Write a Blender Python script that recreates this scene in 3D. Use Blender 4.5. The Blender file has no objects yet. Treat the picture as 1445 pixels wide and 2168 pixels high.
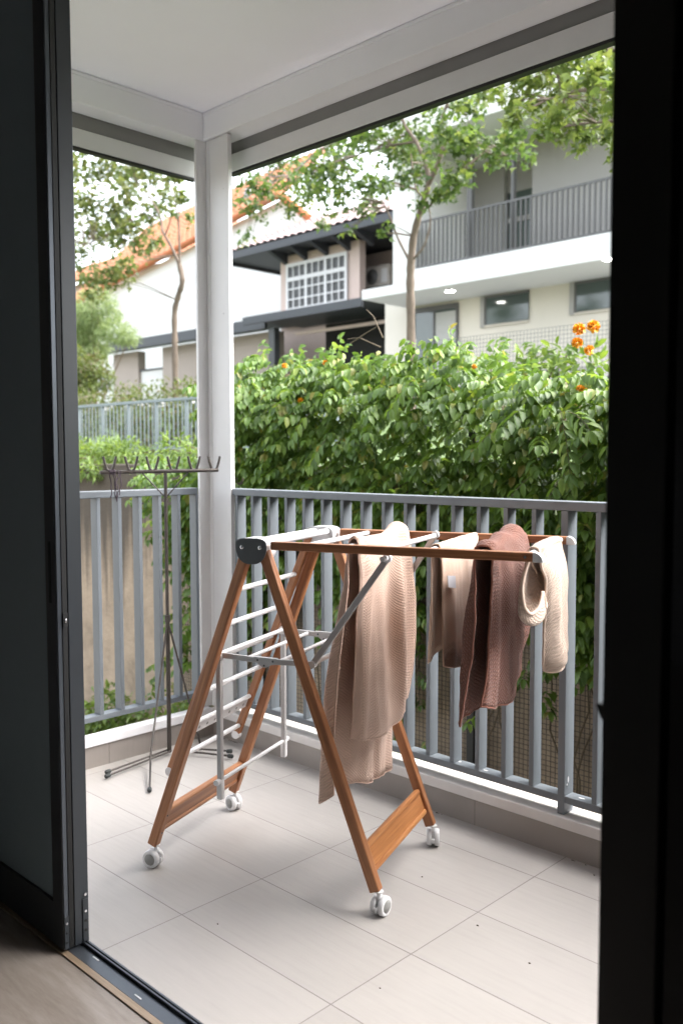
import bpy, bmesh, math, random
from mathutils import Vector, Matrix, noise
R = math.radians
rng = random.Random(7)
S = bpy.context.scene
COL = S.collection

# ------------------------------------------------------------------ camera
H = 1.309
YAW, PITCH, ROLL, F = R(44.17986), R(3.6171), R(-0.11748), 1883.83
_d = Vector((-math.sin(YAW)*math.cos(PITCH), math.cos(YAW)*math.cos(PITCH), -math.sin(PITCH)))
_r = Vector((math.cos(YAW), math.sin(YAW), 0)); _u = _r.cross(_d)
_c, _s = math.cos(ROLL), math.sin(ROLL)
_r, _u = _c*_r+_s*_u, -_s*_r+_c*_u
CAM = Vector((0, 0, H))
cd = bpy.data.cameras.new('camera'); cam = bpy.data.objects.new('camera', cd); COL.objects.link(cam)
cd.sensor_fit = 'VERTICAL'; cd.sensor_height = 36; cd.sensor_width = 24; cd.lens = F/2168*36
cd.clip_start = 0.02; cd.clip_end = 2000
cd.dof.use_dof = True; cd.dof.focus_distance = 2.75; cd.dof.aperture_fstop = 3.2
m = Matrix((_r, _u, -_d)).transposed().to_4x4(); m.translation = CAM; cam.matrix_world = m
S.camera = cam

# ------------------------------------------------------------------ world, sun, exposure
SUN = Vector((0.42, 0.45, 0.79)).normalized()
w = bpy.data.worlds.new('World'); S.world = w; w.use_nodes = True
nt = w.node_tree; nt.nodes.clear()
o_ = nt.nodes.new('ShaderNodeOutputWorld'); bg = nt.nodes.new('ShaderNodeBackground')
sky = nt.nodes.new('ShaderNodeTexSky'); sky.sky_type = 'NISHITA'; sky.sun_disc = False
sky.sun_elevation = math.asin(SUN.z); sky.sun_rotation = math.atan2(SUN.x, SUN.y)
sky.air_density = 1.0; sky.dust_density = 3.0; sky.ozone_density = 1.0
hs = nt.nodes.new('ShaderNodeHueSaturation'); hs.inputs['Saturation'].default_value = 0.30
nt.links.new(sky.outputs[0], hs.inputs['Color']); nt.links.new(hs.outputs[0], bg.inputs[0])
bg.inputs[1].default_value = 0.15
nt.links.new(bg.outputs[0], o_.inputs[0])
sl = bpy.data.lights.new('sun', 'SUN'); sl.energy = 1.15; sl.angle = R(48); sl.color = (1, .97, .94)
so = bpy.data.objects.new('sun', sl); COL.objects.link(so); so.rotation_euler = SUN.to_track_quat('Z', 'Y').to_euler()
S.view_settings.view_transform = 'Standard'; S.view_settings.look = 'None'; S.view_settings.gamma = 1
S.view_settings.exposure = 2.82
S.render.engine = 'CYCLES'
S.cycles.use_denoising = True
S.cycles.max_bounces = 12; S.cycles.diffuse_bounces = 10; S.cycles.transparent_max_bounces = 8

# ------------------------------------------------------------------ helpers
def ray(x, y): return (x-722.5)/F*_r-(y-1084)/F*_u+_d
def at_y(x, y, Y): v = ray(x, y); return CAM+v*(Y/v.y)      # where a sight line meets a real plane
def at_x(x, y, X): v = ray(x, y); return CAM+v*(X/v.x)
def at_z(x, y, z): v = ray(x, y); return CAM+v*((z-H)/v.z)

class MB:
    def __init__(s): s.v = []; s.f = []; s.sm = []; s.uv = {}
    def add(s, vs, fs, smooth=False):
        b = len(s.v); s.v += [tuple(v) for v in vs]
        for f in fs: s.f.append(tuple(i+b for i in f)); s.sm.append(smooth)
    def box(s, lo, hi):
        x0, y0, z0 = lo; x1, y1, z1 = hi
        s.add([(x0,y0,z0),(x1,y0,z0),(x1,y1,z0),(x0,y1,z0),(x0,y0,z1),(x1,y0,z1),(x1,y1,z1),(x0,y1,z1)],
              [(0,3,2,1),(4,5,6,7),(0,1,5,4),(1,2,6,5),(2,3,7,6),(3,0,4,7)]); return s
    def prism(s, poly, ext, smooth=False):
        """poly: list of 3D points, ext: vector"""
        n = len(poly); a = [Vector(p) for p in poly]; b = [p+Vector(ext) for p in a]
        s.add(a+b, [tuple(range(n))[::-1], tuple(range(n, 2*n))]); 
        s.add(a+b, [(i, (i+1) % n, n+(i+1) % n, n+i) for i in range(n)], smooth); return s
    def tube(s, pts, rad, n=8, cap=True):
        pts = [Vector(p) for p in pts]; rs = rad if isinstance(rad, (list, tuple)) else [rad]*len(pts)
        t0 = (pts[1]-pts[0]).normalized()
        up = Vector((0, 0, 1)) if abs(t0.z) < .9 else Vector((1, 0, 0))
        a = t0.cross(up).normalized(); vs = []
        for i, p in enumerate(pts):
            t = (pts[min(i+1, len(pts)-1)]-pts[max(i-1, 0)]).normalized()
            a = (a-t*a.dot(t)).normalized(); b = t.cross(a)
            for k in range(n):
                th = 2*math.pi*k/n; vs.append(p+(a*math.cos(th)+b*math.sin(th))*rs[i])
        fs = [(i*n+k, i*n+(k+1) % n, (i+1)*n+(k+1) % n, (i+1)*n+k) for i in range(len(pts)-1) for k in range(n)]
        s.add(vs, fs, True)
        if cap:
            e = len(pts)-1
            s.add(vs[:n], [tuple(range(n))[::-1]]); s.add(vs[e*n:], [tuple(range(n))])
        return s
    def lathe(s, c, axis, prof, n=20):
        """prof: list of (dist along axis, radius)"""
        ax = Vector(axis).normalized(); c = Vector(c); up = Vector((0, 0, 1)) if abs(ax.z) < .9 else Vector((1, 0, 0))
        a = ax.cross(up).normalized(); b = ax.cross(a)
        vs = [c+ax*d+(a*math.cos(2*math.pi*k/n)+b*math.sin(2*math.pi*k/n))*max(r, 1e-4) for d, r in prof for k in range(n)]
        m = len(prof)
        s.add(vs, [(i*n+k, i*n+(k+1) % n, (i+1)*n+(k+1) % n, (i+1)*n+k) for i in range(m-1) for k in range(n)], True)
        s.add(vs[:n], [tuple(range(n))[::-1]]); s.add(vs[(m-1)*n:], [tuple(range(n))]); return s
    def ball(s, c, r, n=8, sc=(1, 1, 1)):
        c = Vector(c); vs = [c+Vector((0, 0, r*sc[2]))]
        for i in range(1, n):
            for k in range(2*n):
                a, b = math.pi*i/n, math.pi*k/n
                vs.append(c+Vector((r*sc[0]*math.sin(a)*math.cos(b), r*sc[1]*math.sin(a)*math.sin(b), r*sc[2]*math.cos(a))))
        vs.append(c-Vector((0, 0, r*sc[2]))); N = 2*n; fs = [(0, 1+k, 1+(k+1) % N) for k in range(N)]
        for i in range(n-2): fs += [(1+i*N+k, 1+(i+1)*N+k, 1+(i+1)*N+(k+1) % N, 1+i*N+(k+1) % N) for k in range(N)]
        e = len(vs)-1; fs += [(e, 1+(n-2)*N+(k+1) % N, 1+(n-2)*N+k) for k in range(N)]
        s.add(vs, fs, True); return s
    def build(s, name, mat, parent=None, bevel=0, loc=None, seg=2):
        me = bpy.data.meshes.new(name); me.from_pydata(s.v, [], s.f); me.update()
        me.polygons.foreach_set('use_smooth', s.sm)
        for mm in (mat if isinstance(mat, list) else [mat]): me.materials.append(mm)
        o = bpy.data.objects.new(name, me); COL.objects.link(o)
        if parent: o.parent = parent
        if loc: o.location = loc
        if bevel:
            b = o.modifiers.new('bevel', 'BEVEL'); b.width = bevel; b.segments = seg; b.limit_method = 'ANGLE'; b.angle_limit = R(40)
        return o

def tag(o, label=None, cat=None, group=None, kind=None):
    if label: o['label'] = label
    if cat: o['category'] = cat
    if group: o['group'] = group
    if kind: o['kind'] = kind
    return o
def empty(name, loc, rz, label, cat, group=None):
    o = bpy.data.objects.new(name, None); COL.objects.link(o); o.location = loc; o.rotation_euler = (0, 0, rz)
    o.empty_display_size = .1
    return tag(o, label, cat, group)
def copy_to(o, parent, loc=None):
    c = o.copy(); COL.objects.link(c); c.parent = parent
    if loc is not None: c.location = loc
    return c
def beam(name, p0, p1, wx, wy, side, mat, parent, bevel=.003):
    """a bar with its own local axes: z along the bar, y along 'side'"""
    p0, p1 = Vector(p0), Vector(p1); z = (p1-p0); L = z.length; z.normalize()
    y = Vector(side); y = (y-z*y.dot(z)).normalized(); x = y.cross(z)
    o = MB().box((-wx/2, -wy/2, 0), (wx/2, wy/2, L)).build(name, mat, parent, bevel)
    mm = Matrix((x, y, z)).transposed().to_4x4(); mm.translation = p0; o.matrix_local = mm
    return o
def rod(name, p0, p1, r, mat, parent, n=12, bulge=0):
    return MB().tube([p0, p1], r, n).build(name, mat, parent)

# ------------------------------------------------------------------ materials
def new_mat(name):
    mt = bpy.data.materials.new(name); mt.use_nodes = True; return mt, mt.node_tree, mt.node_tree.nodes['Principled BSDF']
def N(nt, t, **kw):
    n = nt.nodes.new(t)
    for k, v in kw.items():
        if k in n.inputs: n.inputs[k].default_value = v
        else: setattr(n, k, v)
    return n
def ramp(nt, fac, stops):
    r = nt.nodes.new('ShaderNodeValToRGB'); e = r.color_ramp.elements
    e[0].position, e[0].color = stops[0][0], (*stops[0][1], 1); e[1].position, e[1].color = stops[-1][0], (*stops[-1][1], 1)
    for p, c in stops[1:-1]: x = e.new(p); x.color = (*c, 1)
    nt.links.new(fac, r.inputs[0]); return r.outputs[0]
def simple(name, col, rough=.5, metal=0, var=.06, scale=12, bump=0, bscale=200, spec=.5, coord='Object', stretch=None):
    mt, nt, b = new_mat(name); L = nt.links.new
    tc = N(nt, 'ShaderNodeTexCoord'); src = tc.outputs[coord]
    if stretch:
        mp = N(nt, 'ShaderNodeMapping'); mp.inputs['Scale'].default_value = stretch; L(src, mp.inputs[0]); src = mp.outputs[0]
    nz = N(nt, 'ShaderNodeTexNoise', Scale=scale, Detail=5, Roughness=.6); L(src, nz.inputs['Vector'])
    L(ramp(nt, nz.outputs[0], [(.3, tuple(c*(1-var) for c in col)), (.7, tuple(min(1, c*(1+var)) for c in col))]), b.inputs['Base Color'])
    b.inputs['Roughness'].default_value = rough; b.inputs['Metallic'].default_value = metal
    b.inputs['Specular IOR Level'].default_value = spec
    if bump:
        n2 = N(nt, 'ShaderNodeTexNoise', Scale=bscale, Detail=3); L(src, n2.inputs['Vector'])
        bp = N(nt, 'ShaderNodeBump', Strength=bump, Distance=.01); L(n2.outputs[0], bp.inputs['Height']); L(bp.outputs[0], b.inputs['Normal'])
    return mt

def tile_mat(name, base, grout, bw, bh, off, streak=True):
    mt, nt, b = new_mat(name); L = nt.links.new
    tc = N(nt, 'ShaderNodeTexCoord'); mp = N(nt, 'ShaderNodeMapping'); mp.inputs['Location'].default_value = off
    L(tc.outputs['Object'], mp.inputs[0])
    br = N(nt, 'ShaderNodeTexBrick', Scale=1.0); br.offset = 0; br.squash = 1
    br.inputs['Brick Width'].default_value = bw; br.inputs['Row Height'].default_value = bh
    br.inputs['Mortar Size'].default_value = .0017; br.inputs['Mortar Smooth'].default_value = .3; br.inputs['Bias'].default_value = 0
    br.inputs['Color1'].default_value = (*[c*.96 for c in base], 1); br.inputs['Color2'].default_value = (*[c*1.03 for c in base], 1)
    br.inputs['Mortar'].default_value = (*grout, 1)
    L(mp.outputs[0], br.inputs['Vector'])
    m2 = N(nt, 'ShaderNodeMapping'); m2.inputs['Scale'].default_value = (1.6, 22, 1); L(tc.outputs['Object'], m2.inputs[0])
    nz = N(nt, 'ShaderNodeTexNoise', Scale=3.0, Detail=7, Roughness=.7); L(m2.outputs[0], nz.inputs['Vector'])
    n3 = N(nt, 'ShaderNodeTexNoise', Scale=1.7, Detail=4); L(tc.outputs['Object'], n3.inputs['Vector'])
    mx = N(nt, 'ShaderNodeMix', data_type='RGBA', blend_type='MULTIPLY'); mx.inputs[0].default_value = 1
    L(br.outputs['Color'], mx.inputs[6]); L(ramp(nt, nz.outputs[0], [(.28, (.93, .93, .925)), (.5, (.985, .985, .98)), (.75, (1.02, 1.015, 1.01))]), mx.inputs[7])
    mx2 = N(nt, 'ShaderNodeMix', data_type='RGBA', blend_type='MULTIPLY'); mx2.inputs[0].default_value = 1
    L(mx.outputs[2], mx2.inputs[6]); L(ramp(nt, n3.outputs[0], [(.3, (.93, .93, .92)), (.7, (1.05, 1.04, 1.04))]), mx2.inputs[7])
    L(mx2.outputs[2], b.inputs['Base Color'])
    L(ramp(nt, nz.outputs[0], [(.3, (.5,)*3), (.7, (.42,)*3)]), b.inputs['Roughness'])
    mt_b = N(nt, 'ShaderNodeMath', operation='MULTIPLY_ADD'); L(br.outputs['Fac'], mt_b.inputs[0]); mt_b.inputs[1].default_value = -1.0; 
    ml = N(nt, 'ShaderNodeMath', operation='MULTIPLY'); L(nz.outputs[0], ml.inputs[0]); ml.inputs[1].default_value = .12; L(ml.outputs[0], mt_b.inputs[2])
    bp = N(nt, 'ShaderNodeBump', Strength=.6, Distance=.002); L(mt_b.outputs[0], bp.inputs['Height']); L(bp.outputs[0], b.inputs['Normal'])
    return mt

def wood_mat(name, dark, mid, light, scale=1.0, rough=.42, coord='Object', mapscale=(38, 38, 1.6)):
    mt, nt, b = new_mat(name); L = nt.links.new
    tc = N(nt, 'ShaderNodeTexCoord'); oi = N(nt, 'ShaderNodeObjectInfo')
    ad = N(nt, 'ShaderNodeVectorMath', operation='MULTIPLY_ADD'); L(oi.outputs['Random'], ad.inputs[0]); ad.inputs[1].default_value = (7, 5, 9); L(tc.outputs[coord], ad.inputs[2])
    mp = N(nt, 'ShaderNodeMapping'); mp.inputs['Scale'].default_value = mapscale; L(ad.outputs[0], mp.inputs[0])
    nz = N(nt, 'ShaderNodeTexNoise', Scale=scale, Detail=6, Roughness=.62, Distortion=.9); L(mp.outputs[0], nz.inputs['Vector'])
    n2 = N(nt, 'ShaderNodeTexNoise', Scale=scale*6, Detail=4, Roughness=.7); L(mp.outputs[0], n2.inputs['Vector'])
    c1 = ramp(nt, nz.outputs[0], [(.28, dark), (.5, mid), (.72, light)])
    mx = N(nt, 'ShaderNodeMix', data_type='RGBA', blend_type='MULTIPLY'); mx.inputs[0].default_value = 1
    L(c1, mx.inputs[6]); L(ramp(nt, n2.outputs[0], [(.3, (.8, .78, .76)), (.6, (1.05, 1.05, 1.05))]), mx.inputs[7])
    L(mx.outputs[2], b.inputs['Base Color']); b.inputs['Roughness'].default_value = rough
    bp = N(nt, 'ShaderNodeBump', Strength=.12, Distance=.001); L(n2.outputs[0], bp.inputs['Height']); L(bp.outputs[0], b.inputs['Normal'])
    return mt

def towel_mat(name, col, knit=170, strength=.5, dark=None, diag=True, sheen=.3):
    """terry / waffle towel: UV in metres"""
    mt, nt, b = new_mat(name); L = nt.links.new
    tc = N(nt, 'ShaderNodeTexCoord'); mp = N(nt, 'ShaderNodeMapping'); L(tc.outputs['UV'], mp.inputs[0])
    mp.inputs['Rotation'].default_value = (0, 0, R(40) if diag else 0)
    wv = N(nt, 'ShaderNodeTexWave', Scale=knit, Distortion=2.2, Detail=2.5); wv.bands_direction = 'X'; L(mp.outputs[0], wv.inputs['Vector'])
    w2 = N(nt, 'ShaderNodeTexWave', Scale=knit*.8, Distortion=2.2, Detail=2.5); w2.bands_direction = 'Y'; L(mp.outputs[0], w2.inputs['Vector'])
    nz = N(nt, 'ShaderNodeTexNoise', Scale=420, Detail=4, Roughness=.7); L(tc.outputs['UV'], nz.inputs['Vector'])
    n3 = N(nt, 'ShaderNodeTexNoise', Scale=9, Detail=3); L(tc.outputs['UV'], n3.inputs['Vector'])
    a = N(nt, 'ShaderNodeMath', operation='MULTIPLY'); L(wv.outputs['Fac'], a.inputs[0]); L(w2.outputs['Fac'], a.inputs[1])
    a2 = N(nt, 'ShaderNodeMath', operation='MULTIPLY_ADD'); L(nz.outputs[0], a2.inputs[0]); a2.inputs[1].default_value = 1.3; L(a.outputs[0], a2.inputs[2])
    bp = N(nt, 'ShaderNodeBump', Strength=strength, Distance=.004); L(a2.outputs[0], bp.inputs['Height']); L(bp.outputs[0], b.inputs['Normal'])
    lo = tuple(c*.80 for c in col)  # shading of the knit hollows put into the colour
    c1 = ramp(nt, a2.outputs[0], [(.45, lo), (1.15, col)])
    mx = N(nt, 'ShaderNodeMix', data_type='RGBA', blend_type='MULTIPLY'); mx.inputs[0].default_value = 1
    L(c1, mx.inputs[6]); L(ramp(nt, n3.outputs[0], [(.3, (.93, .92, .91)), (.7, (1.05, 1.05, 1.05))]), mx.inputs[7])
    out = mx.outputs[2]
    if dark:   # darker part: colour change below a ragged line along the towel
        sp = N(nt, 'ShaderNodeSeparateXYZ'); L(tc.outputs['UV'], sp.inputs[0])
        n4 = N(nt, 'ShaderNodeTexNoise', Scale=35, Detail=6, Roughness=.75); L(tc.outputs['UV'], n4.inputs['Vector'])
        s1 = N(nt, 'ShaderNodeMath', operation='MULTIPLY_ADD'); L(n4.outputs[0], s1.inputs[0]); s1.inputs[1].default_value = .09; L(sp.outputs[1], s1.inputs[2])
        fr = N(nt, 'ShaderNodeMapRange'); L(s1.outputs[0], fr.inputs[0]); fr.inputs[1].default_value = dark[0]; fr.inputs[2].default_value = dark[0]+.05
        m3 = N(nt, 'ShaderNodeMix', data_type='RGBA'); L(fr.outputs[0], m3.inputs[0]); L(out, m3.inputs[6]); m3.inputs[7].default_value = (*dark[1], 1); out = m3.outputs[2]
    L(out, b.inputs['Base Color']); b.inputs['Roughness'].default_value = .95; b.inputs['Specular IOR Level'].default_value = .15
    b.inputs['Sheen Weight'].default_value = sheen; b.inputs['Sheen Roughness'].default_value = .5
    return mt

def leaf_mat(name, stops, trans=.35, rough=.42, spec=.5):
    mt, nt, b = new_mat(name); L = nt.links.new
    g = N(nt, 'ShaderNodeNewGeometry')
    c = ramp(nt, g.outputs['Random Per Island'], stops)
    L(c, b.inputs['Base Color']); b.inputs['Roughness'].default_value = rough; b.inputs['Specular IOR Level'].default_value = spec
    tr = N(nt, 'ShaderNodeBsdfTranslucent')
    hv = N(nt, 'ShaderNodeHueSaturation'); hv.inputs['Hue'].default_value = .485; hv.inputs['Saturation'].default_value = 1.1; hv.inputs['Value'].default_value = 1.5
    L(c, hv.inputs['Color']); L(hv.outputs[0], tr.inputs[0])
    mx = N(nt, 'ShaderNodeMixShader'); mx.inputs[0].default_value = trans
    L(b.outputs[0], mx.inputs[1]); L(tr.outputs[0], mx.inputs[2])
    L(mx.outputs[0], nt.nodes['Material Output'].inputs[0]); return mt

def emit_mat(name, col, s):
    mt, nt, b = new_mat(name); b.inputs['Base Color'].default_value = (*col, 1)
    b.inputs['Emission Color'].default_value = (*col, 1); b.inputs['Emission Strength'].default_value = s; return mt

def stained_mat(name, base, stain, zt):
    """weathered concrete: rough grain plus dark run-down stains from the top edge"""
    mt, nt, b = new_mat(name); L = nt.links.new
    tc = N(nt, 'ShaderNodeTexCoord')
    n1 = N(nt, 'ShaderNodeTexNoise', Scale=3.5, Detail=8, Roughness=.7); L(tc.outputs['Object'], n1.inputs['Vector'])
    mp = N(nt, 'ShaderNodeMapping'); mp.inputs['Scale'].default_value = (4.5, 1, .22); L(tc.outputs['Object'], mp.inputs[0])
    n2 = N(nt, 'ShaderNodeTexNoise', Scale=1.6, Detail=6, Roughness=.6); L(mp.outputs[0], n2.inputs['Vector'])
    c = ramp(nt, n1.outputs[0], [(.3, tuple(x*.62 for x in base)), (.5, base), (.7, tuple(x*1.25 for x in base))])
    sp = N(nt, 'ShaderNodeSeparateXYZ'); L(tc.outputs['Object'], sp.inputs[0])
    fr = N(nt, 'ShaderNodeMapRange'); L(sp.outputs[2], fr.inputs[0])
    fr.inputs[1].default_value = zt-1.7; fr.inputs[2].default_value = zt; fr.inputs[3].default_value = -.52; fr.inputs[4].default_value = .80
    ad = N(nt, 'ShaderNodeMath', operation='MULTIPLY_ADD'); L(n2.outputs[0], ad.inputs[0]); ad.inputs[1].default_value = 2.0; L(fr.outputs[0], ad.inputs[2])
    st = N(nt, 'ShaderNodeMapRange'); L(ad.outputs[0], st.inputs[0]); st.inputs[1].default_value = 1.0; st.inputs[2].default_value = 1.45
    mx = N(nt, 'ShaderNodeMix', data_type='RGBA'); L(st.outputs[0], mx.inputs[0]); L(c, mx.inputs[6]); mx.inputs[7].default_value = (*stain, 1)
    L(mx.outputs[2], b.inputs['Base Color']); b.inputs['Roughness'].default_value = .9
    bp = N(nt, 'ShaderNodeBump', Strength=.9, Distance=.03); L(n1.outputs[0], bp.inputs['Height']); L(bp.outputs[0], b.inputs['Normal'])
    return mt

def roof_mat(name, col, var=.25, s=10):
    mt, nt, b = new_mat(name); L = nt.links.new
    tc = N(nt, 'ShaderNodeTexCoord')
    n1 = N(nt, 'ShaderNodeTexNoise', Scale=s, Detail=5, Roughness=.7); L(tc.outputs['Object'], n1.inputs['Vector'])
    L(ramp(nt, n1.outputs[0], [(.3, tuple(c*(1-var) for c in col)), (.7, tuple(c*(1+var) for c in col))]), b.inputs['Base Color'])
    b.inputs['Roughness'].default_value = .8
    return mt

M_tile = tile_mat('balcony_tile', (.375, .352, .336), (.19, .172, .16), .6, .299, (2.048-.6*4+2.4, -1.7485+.299*6, 0))
M_skirt = tile_mat('skirting_tile', (.30, .27, .25), (.16, .14, .13), .6, .6, (.31, .47, .3))
M_white = simple('white_paint', (.785, .785, .805), .4, var=.015, scale=6)
M_ceil = simple('ceiling_paint', (.90, .895, .945), .8, var=.012, scale=2)
M_cap = simple('kerb_cap', (.66, .63, .61), .55, var=.05, scale=9, bump=.08)
M_rail = simple('grey_rail_paint', (.150, .168, .185), .42, var=.05, scale=8, bump=.03, bscale=400)
M_door = simple('dark_door_frame', (.026, .031, .037), .38, var=.05, scale=6)
M_doorb = simple('black_door_frame', (.012, .012, .012), .4, var=.05)
M_gask = simple('black_gasket', (.006, .006, .006), .6)
M_track = simple('track_aluminium', (.075, .085, .10), .32, metal=.5, var=.06)
M_steel = simple('screw_steel', (.55, .55, .56), .25, metal=1)
M_slot = simple('drain_slot', (.55, .56, .57), .5)
M_wood = wood_mat('rack_wood', (.20, .077, .032), (.34, .143, .060), (.45, .205, .092))
M_woodl = wood_mat('rack_crossbar_wood', (.27, .10, .034), (.40, .165, .056), (.50, .23, .085))
M_strip = wood_mat('threshold_oak', (.17, .12, .08), (.25, .185, .125), (.31, .24, .17), mapscale=(2, 30, 30))
M_plas = simple('white_plastic', (.70, .70, .71), .35, var=.01)
M_capd = simple('charcoal_plastic', (.075, .08, .083), .45, var=.03)
M_disc = simple('grey_plastic_disc', (.27, .27, .26), .5, var=.02)
M_alu = simple('white_coated_metal', (.68, .68, .69), .28, var=.02, spec=.6)
M_alug = simple('grey_aluminium', (.48, .47, .47), .4, metal=.3, var=.04)
M_pole = simple('brown_steel_pole', (.062, .053, .047), .35, metal=.4, var=.2, scale=25)
M_rub = simple('black_rubber', (.03, .035, .035), .7)
M_string = simple('dark_string', (.05, .035, .045), .9)

# =================================================================== SETTING
def struct(o): o['kind'] = 'structure'; return o
# balcony floor, door plane at y = 1.18, balcony runs along x
BX0, BX1, BY0, BY1 = -3.33, 2.2, 1.18, 2.55
struct(MB().box((BX0-.02, BY0, -.12), (BX1, BY1, 0)).build('balcony_floor', M_tile))
M_lam = wood_mat('laminate', (.18, .152, .13), (.25, .216, .19), (.31, .273, .245), scale=.9, rough=.4, mapscale=(1.6, 11, 4))
struct(MB().box((-3.4, -3.2, -.12), (2.6, 1.108, 0)).build('room_floor', M_lam))
struct(MB().box((BX0-.4, 1.1, 2.86), (BX1+.3, 2.72, 3.05)).build('balcony_ceiling', M_ceil))
M_room = simple('room_paint', (.45, .45, .46), .9, var=.02)
for nm, lo, hi in (('room_wall', (-3.5, -3.3, 0), (-3.4, 1.108, 2.8)), ('room_wall', (2.6, -3.3, 0), (2.7, 1.108, 2.8)),
                   ('room_wall', (-3.4, -3.3, 0), (2.6, -3.2, 2.8)), ('room_ceiling', (-3.5, -3.3, 2.8), (2.7, 1.108, 2.9)),
                   ('room_wall', (-3.5, 1.0, 0), (-2.95, 1.108, 2.8))):
    struct(MB().box(lo, hi).build(nm, M_room))
# outer face of the building to either side of and above the door, plus an added wall closing the unseen right end
M_ext = simple('outer_wall_paint', (.78, .77, .77), .8, var=.03, scale=3)
struct(MB().box((-2.96, 1.19, 0), (-2.4, 1.25, 2.86)).build('outer_wall', M_ext))
struct(MB().box((-3.7, 1.112, 2.757), (2.7, 1.187, 2.859)).build('outer_wall', M_ext))
struct(MB().box((-3.75, 1.10, -.9), (-2.97, 1.185, 2.86)).build('outer_wall', M_ext))

struct(MB().box((BX1+.005, 1.19, -.3), (BX1+.15, 2.8, 2.859)).build('outer_wall', M_ext))  # added out of view to cut side fill and bounce light back
# ------------------------------------------------------------------ sliding doors
def door_panel(label, x0, x1, y0, y1, edge_right, sw, bot=.01, top=2.755, mats=M_door, handle=None, glass=None):
    d = empty('sliding_door', ((x0+x1)/2, (y0+y1)/2, 0), 0, label, 'sliding door')
    o = Vector(d.location)
    def bx(nm, lo, hi, mt, bev=.0015): return MB().box(tuple(Vector(lo)-o), tuple(Vector(hi)-o)).build(nm, mt, d, bev)
    bx('stile', (x1-sw, y0, bot), (x1, y1, top), mats); bx('stile', (x0, y0, bot), (x0+sw, y1, top), mats)
    bx('bottom_rail', (x0+sw, y0+.002, bot), (x1-sw, y1-.002, bot+.115), mats); bx('top_rail', (x0+sw, y0+.002, top-.09), (x1-sw, y1-.002, top), mats)
    bx('glass', (x0+sw, (y0+y1)/2-.004, bot+.115), (x1-sw, (y0+y1)/2+.004, top-.09), glass, 0)
    return d, bx
M_glass = simple('dark_glass', (.22, .285, .32), .06, var=.02, spec=.6)
M_glassb = simple('black_glass', (.006, .007, .007), .12, var=.02)
xd = -2.105
d1, bx = door_panel('dark grey sliding door leaf at left with lock keeper in its edge, nearest the room', xd-.95, xd, 1.114, 1.144, True, .052, glass=M_glass)
bx('edge_channel', (xd+.0005, 1.117, .03), (xd+.003, 1.1285, 2.75), M_track, 0)
bx('gasket', (xd+.0005, 1.1295, .012), (xd+.0055, 1.1425, 2.75), M_gask, 0)
lk = bx('lock_keeper', (xd+.003, 1.1295, .868), (xd+.0085, 1.1425, .905), M_gask, 0)
ob = MB().ball((0, 0, 0), .004, 6, (.6, 1, 1.6)).build('latch_hole', M_steel, lk); ob.location = Vector((xd+.009, 1.136, .885))-Vector(d1.location)
bx('bracket', (xd+.003, 1.1155, .012), (xd+.006, 1.1285, .10), M_door, .001)
pull = bx('recessed_pull', (xd-.033, 1.1125, .93), (xd-.021, 1.1138, 1.09), M_gask, .0005)
d2, bx = door_panel('dark grey sliding door leaf behind the first one, facing the balcony', xd-.93, xd+.004, 1.146, 1.187, True, .05, glass=M_glass)
br = bx('bracket', (xd+.0045, 1.168, .014), (xd+.0075, 1.184, .13), M_door, .001)
o2 = Vector(d2.location)
for k in range(4):
    MB().lathe(Vector((xd+.0075, 1.176, .045+.026*k+(.02 if k == 3 else 0)))-o2, (1, 0, 0), [(0, .0042), (.0012, .0038)], 10).build('screw', M_steel if k > 1 else M_gask, br)
for k in range(3):
    MB().lathe(Vector((xd+.006, 1.122, .03+.026*k))-Vector(d1.location), (1, 0, 0), [(0, .0036), (.0012, .0032)], 10).build('screw', M_steel if k == 2 else M_gask, d1)
# right leaf: black against the light
xr = at_y(1280.5, 1084, 1.114).x
d3, bx = door_panel('black sliding door leaf at the right with small latch handle on its edge', xr, xr+1.15, 1.114, 1.15, False, .083, mats=M_doorb, glass=M_glassb)
o3 = Vector(d3.location)
p = at_y(1261, 1500, 1.15)
hz = at_y(1264, 1492, 1.117).z
MB().prism([Vector((xr-.0115, 1.117, hz))-o3, Vector((xr-.009, 1.117, hz+.002))-o3, Vector((xr+.004, 1.117, hz+.001))-o3, Vector((xr+.004, 1.117, hz-.021))-o3, Vector((xr-.003, 1.117, hz-.019))-o3], (0, .016, 0)).build('latch_handle', M_doorb, d3, .0015)
bx('gasket', (xr+.0001, 1.1505, .012), (xr+.012, 1.156, 2.75), M_gask, 0)
d4, bx = door_panel('black sliding door leaf furthest right, outer track behind the latch door', xr+.06, xr+1.2, 1.158, 1.187, False, .07, mats=M_doorb, glass=M_glassb)
struct(MB().box((xr+1.15, 1.11, 0), (2.7, 1.186, 2.756)).build('room_wall', M_room))

t = empty('door_track', (-1.1, 1.155, 0), 0, 'dark aluminium sliding door track along the balcony threshold', 'door track')
T0, T1 = -2.96+1.1, 2.6+1.1
MB().box((T0, -.027, -.05), (T1, .014, .003)).build('track_bed', M_track, t, .001)
MB().box((T0, .0142, -.05), (T1, .0195, .012)).build('track_lip', M_track, t, .001)
MB().box((T0, .0197, -.05), (T1, .0249, -.004)).build('track_groove', M_gask, t)
MB().box((T0, .025, -.05), (T1, .031, .010)).build('track_lip', M_track, t, .001)
for X, Y in ((-2.02, .004), (-1.80, -.012)):
    MB().box((X+1.1-.014, Y-.0022, .003), (X+1.1+.014, Y+.0022, .0042)).build('drain_slot', M_slot, t, .001)
tag(MB().box((-2.96, 1.1085, -.05), (2.6, 1.1275, .004)).build('threshold_strip', M_strip, None, .001), 'narrow pale oak strip between laminate floor and door track', 'threshold')

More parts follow.
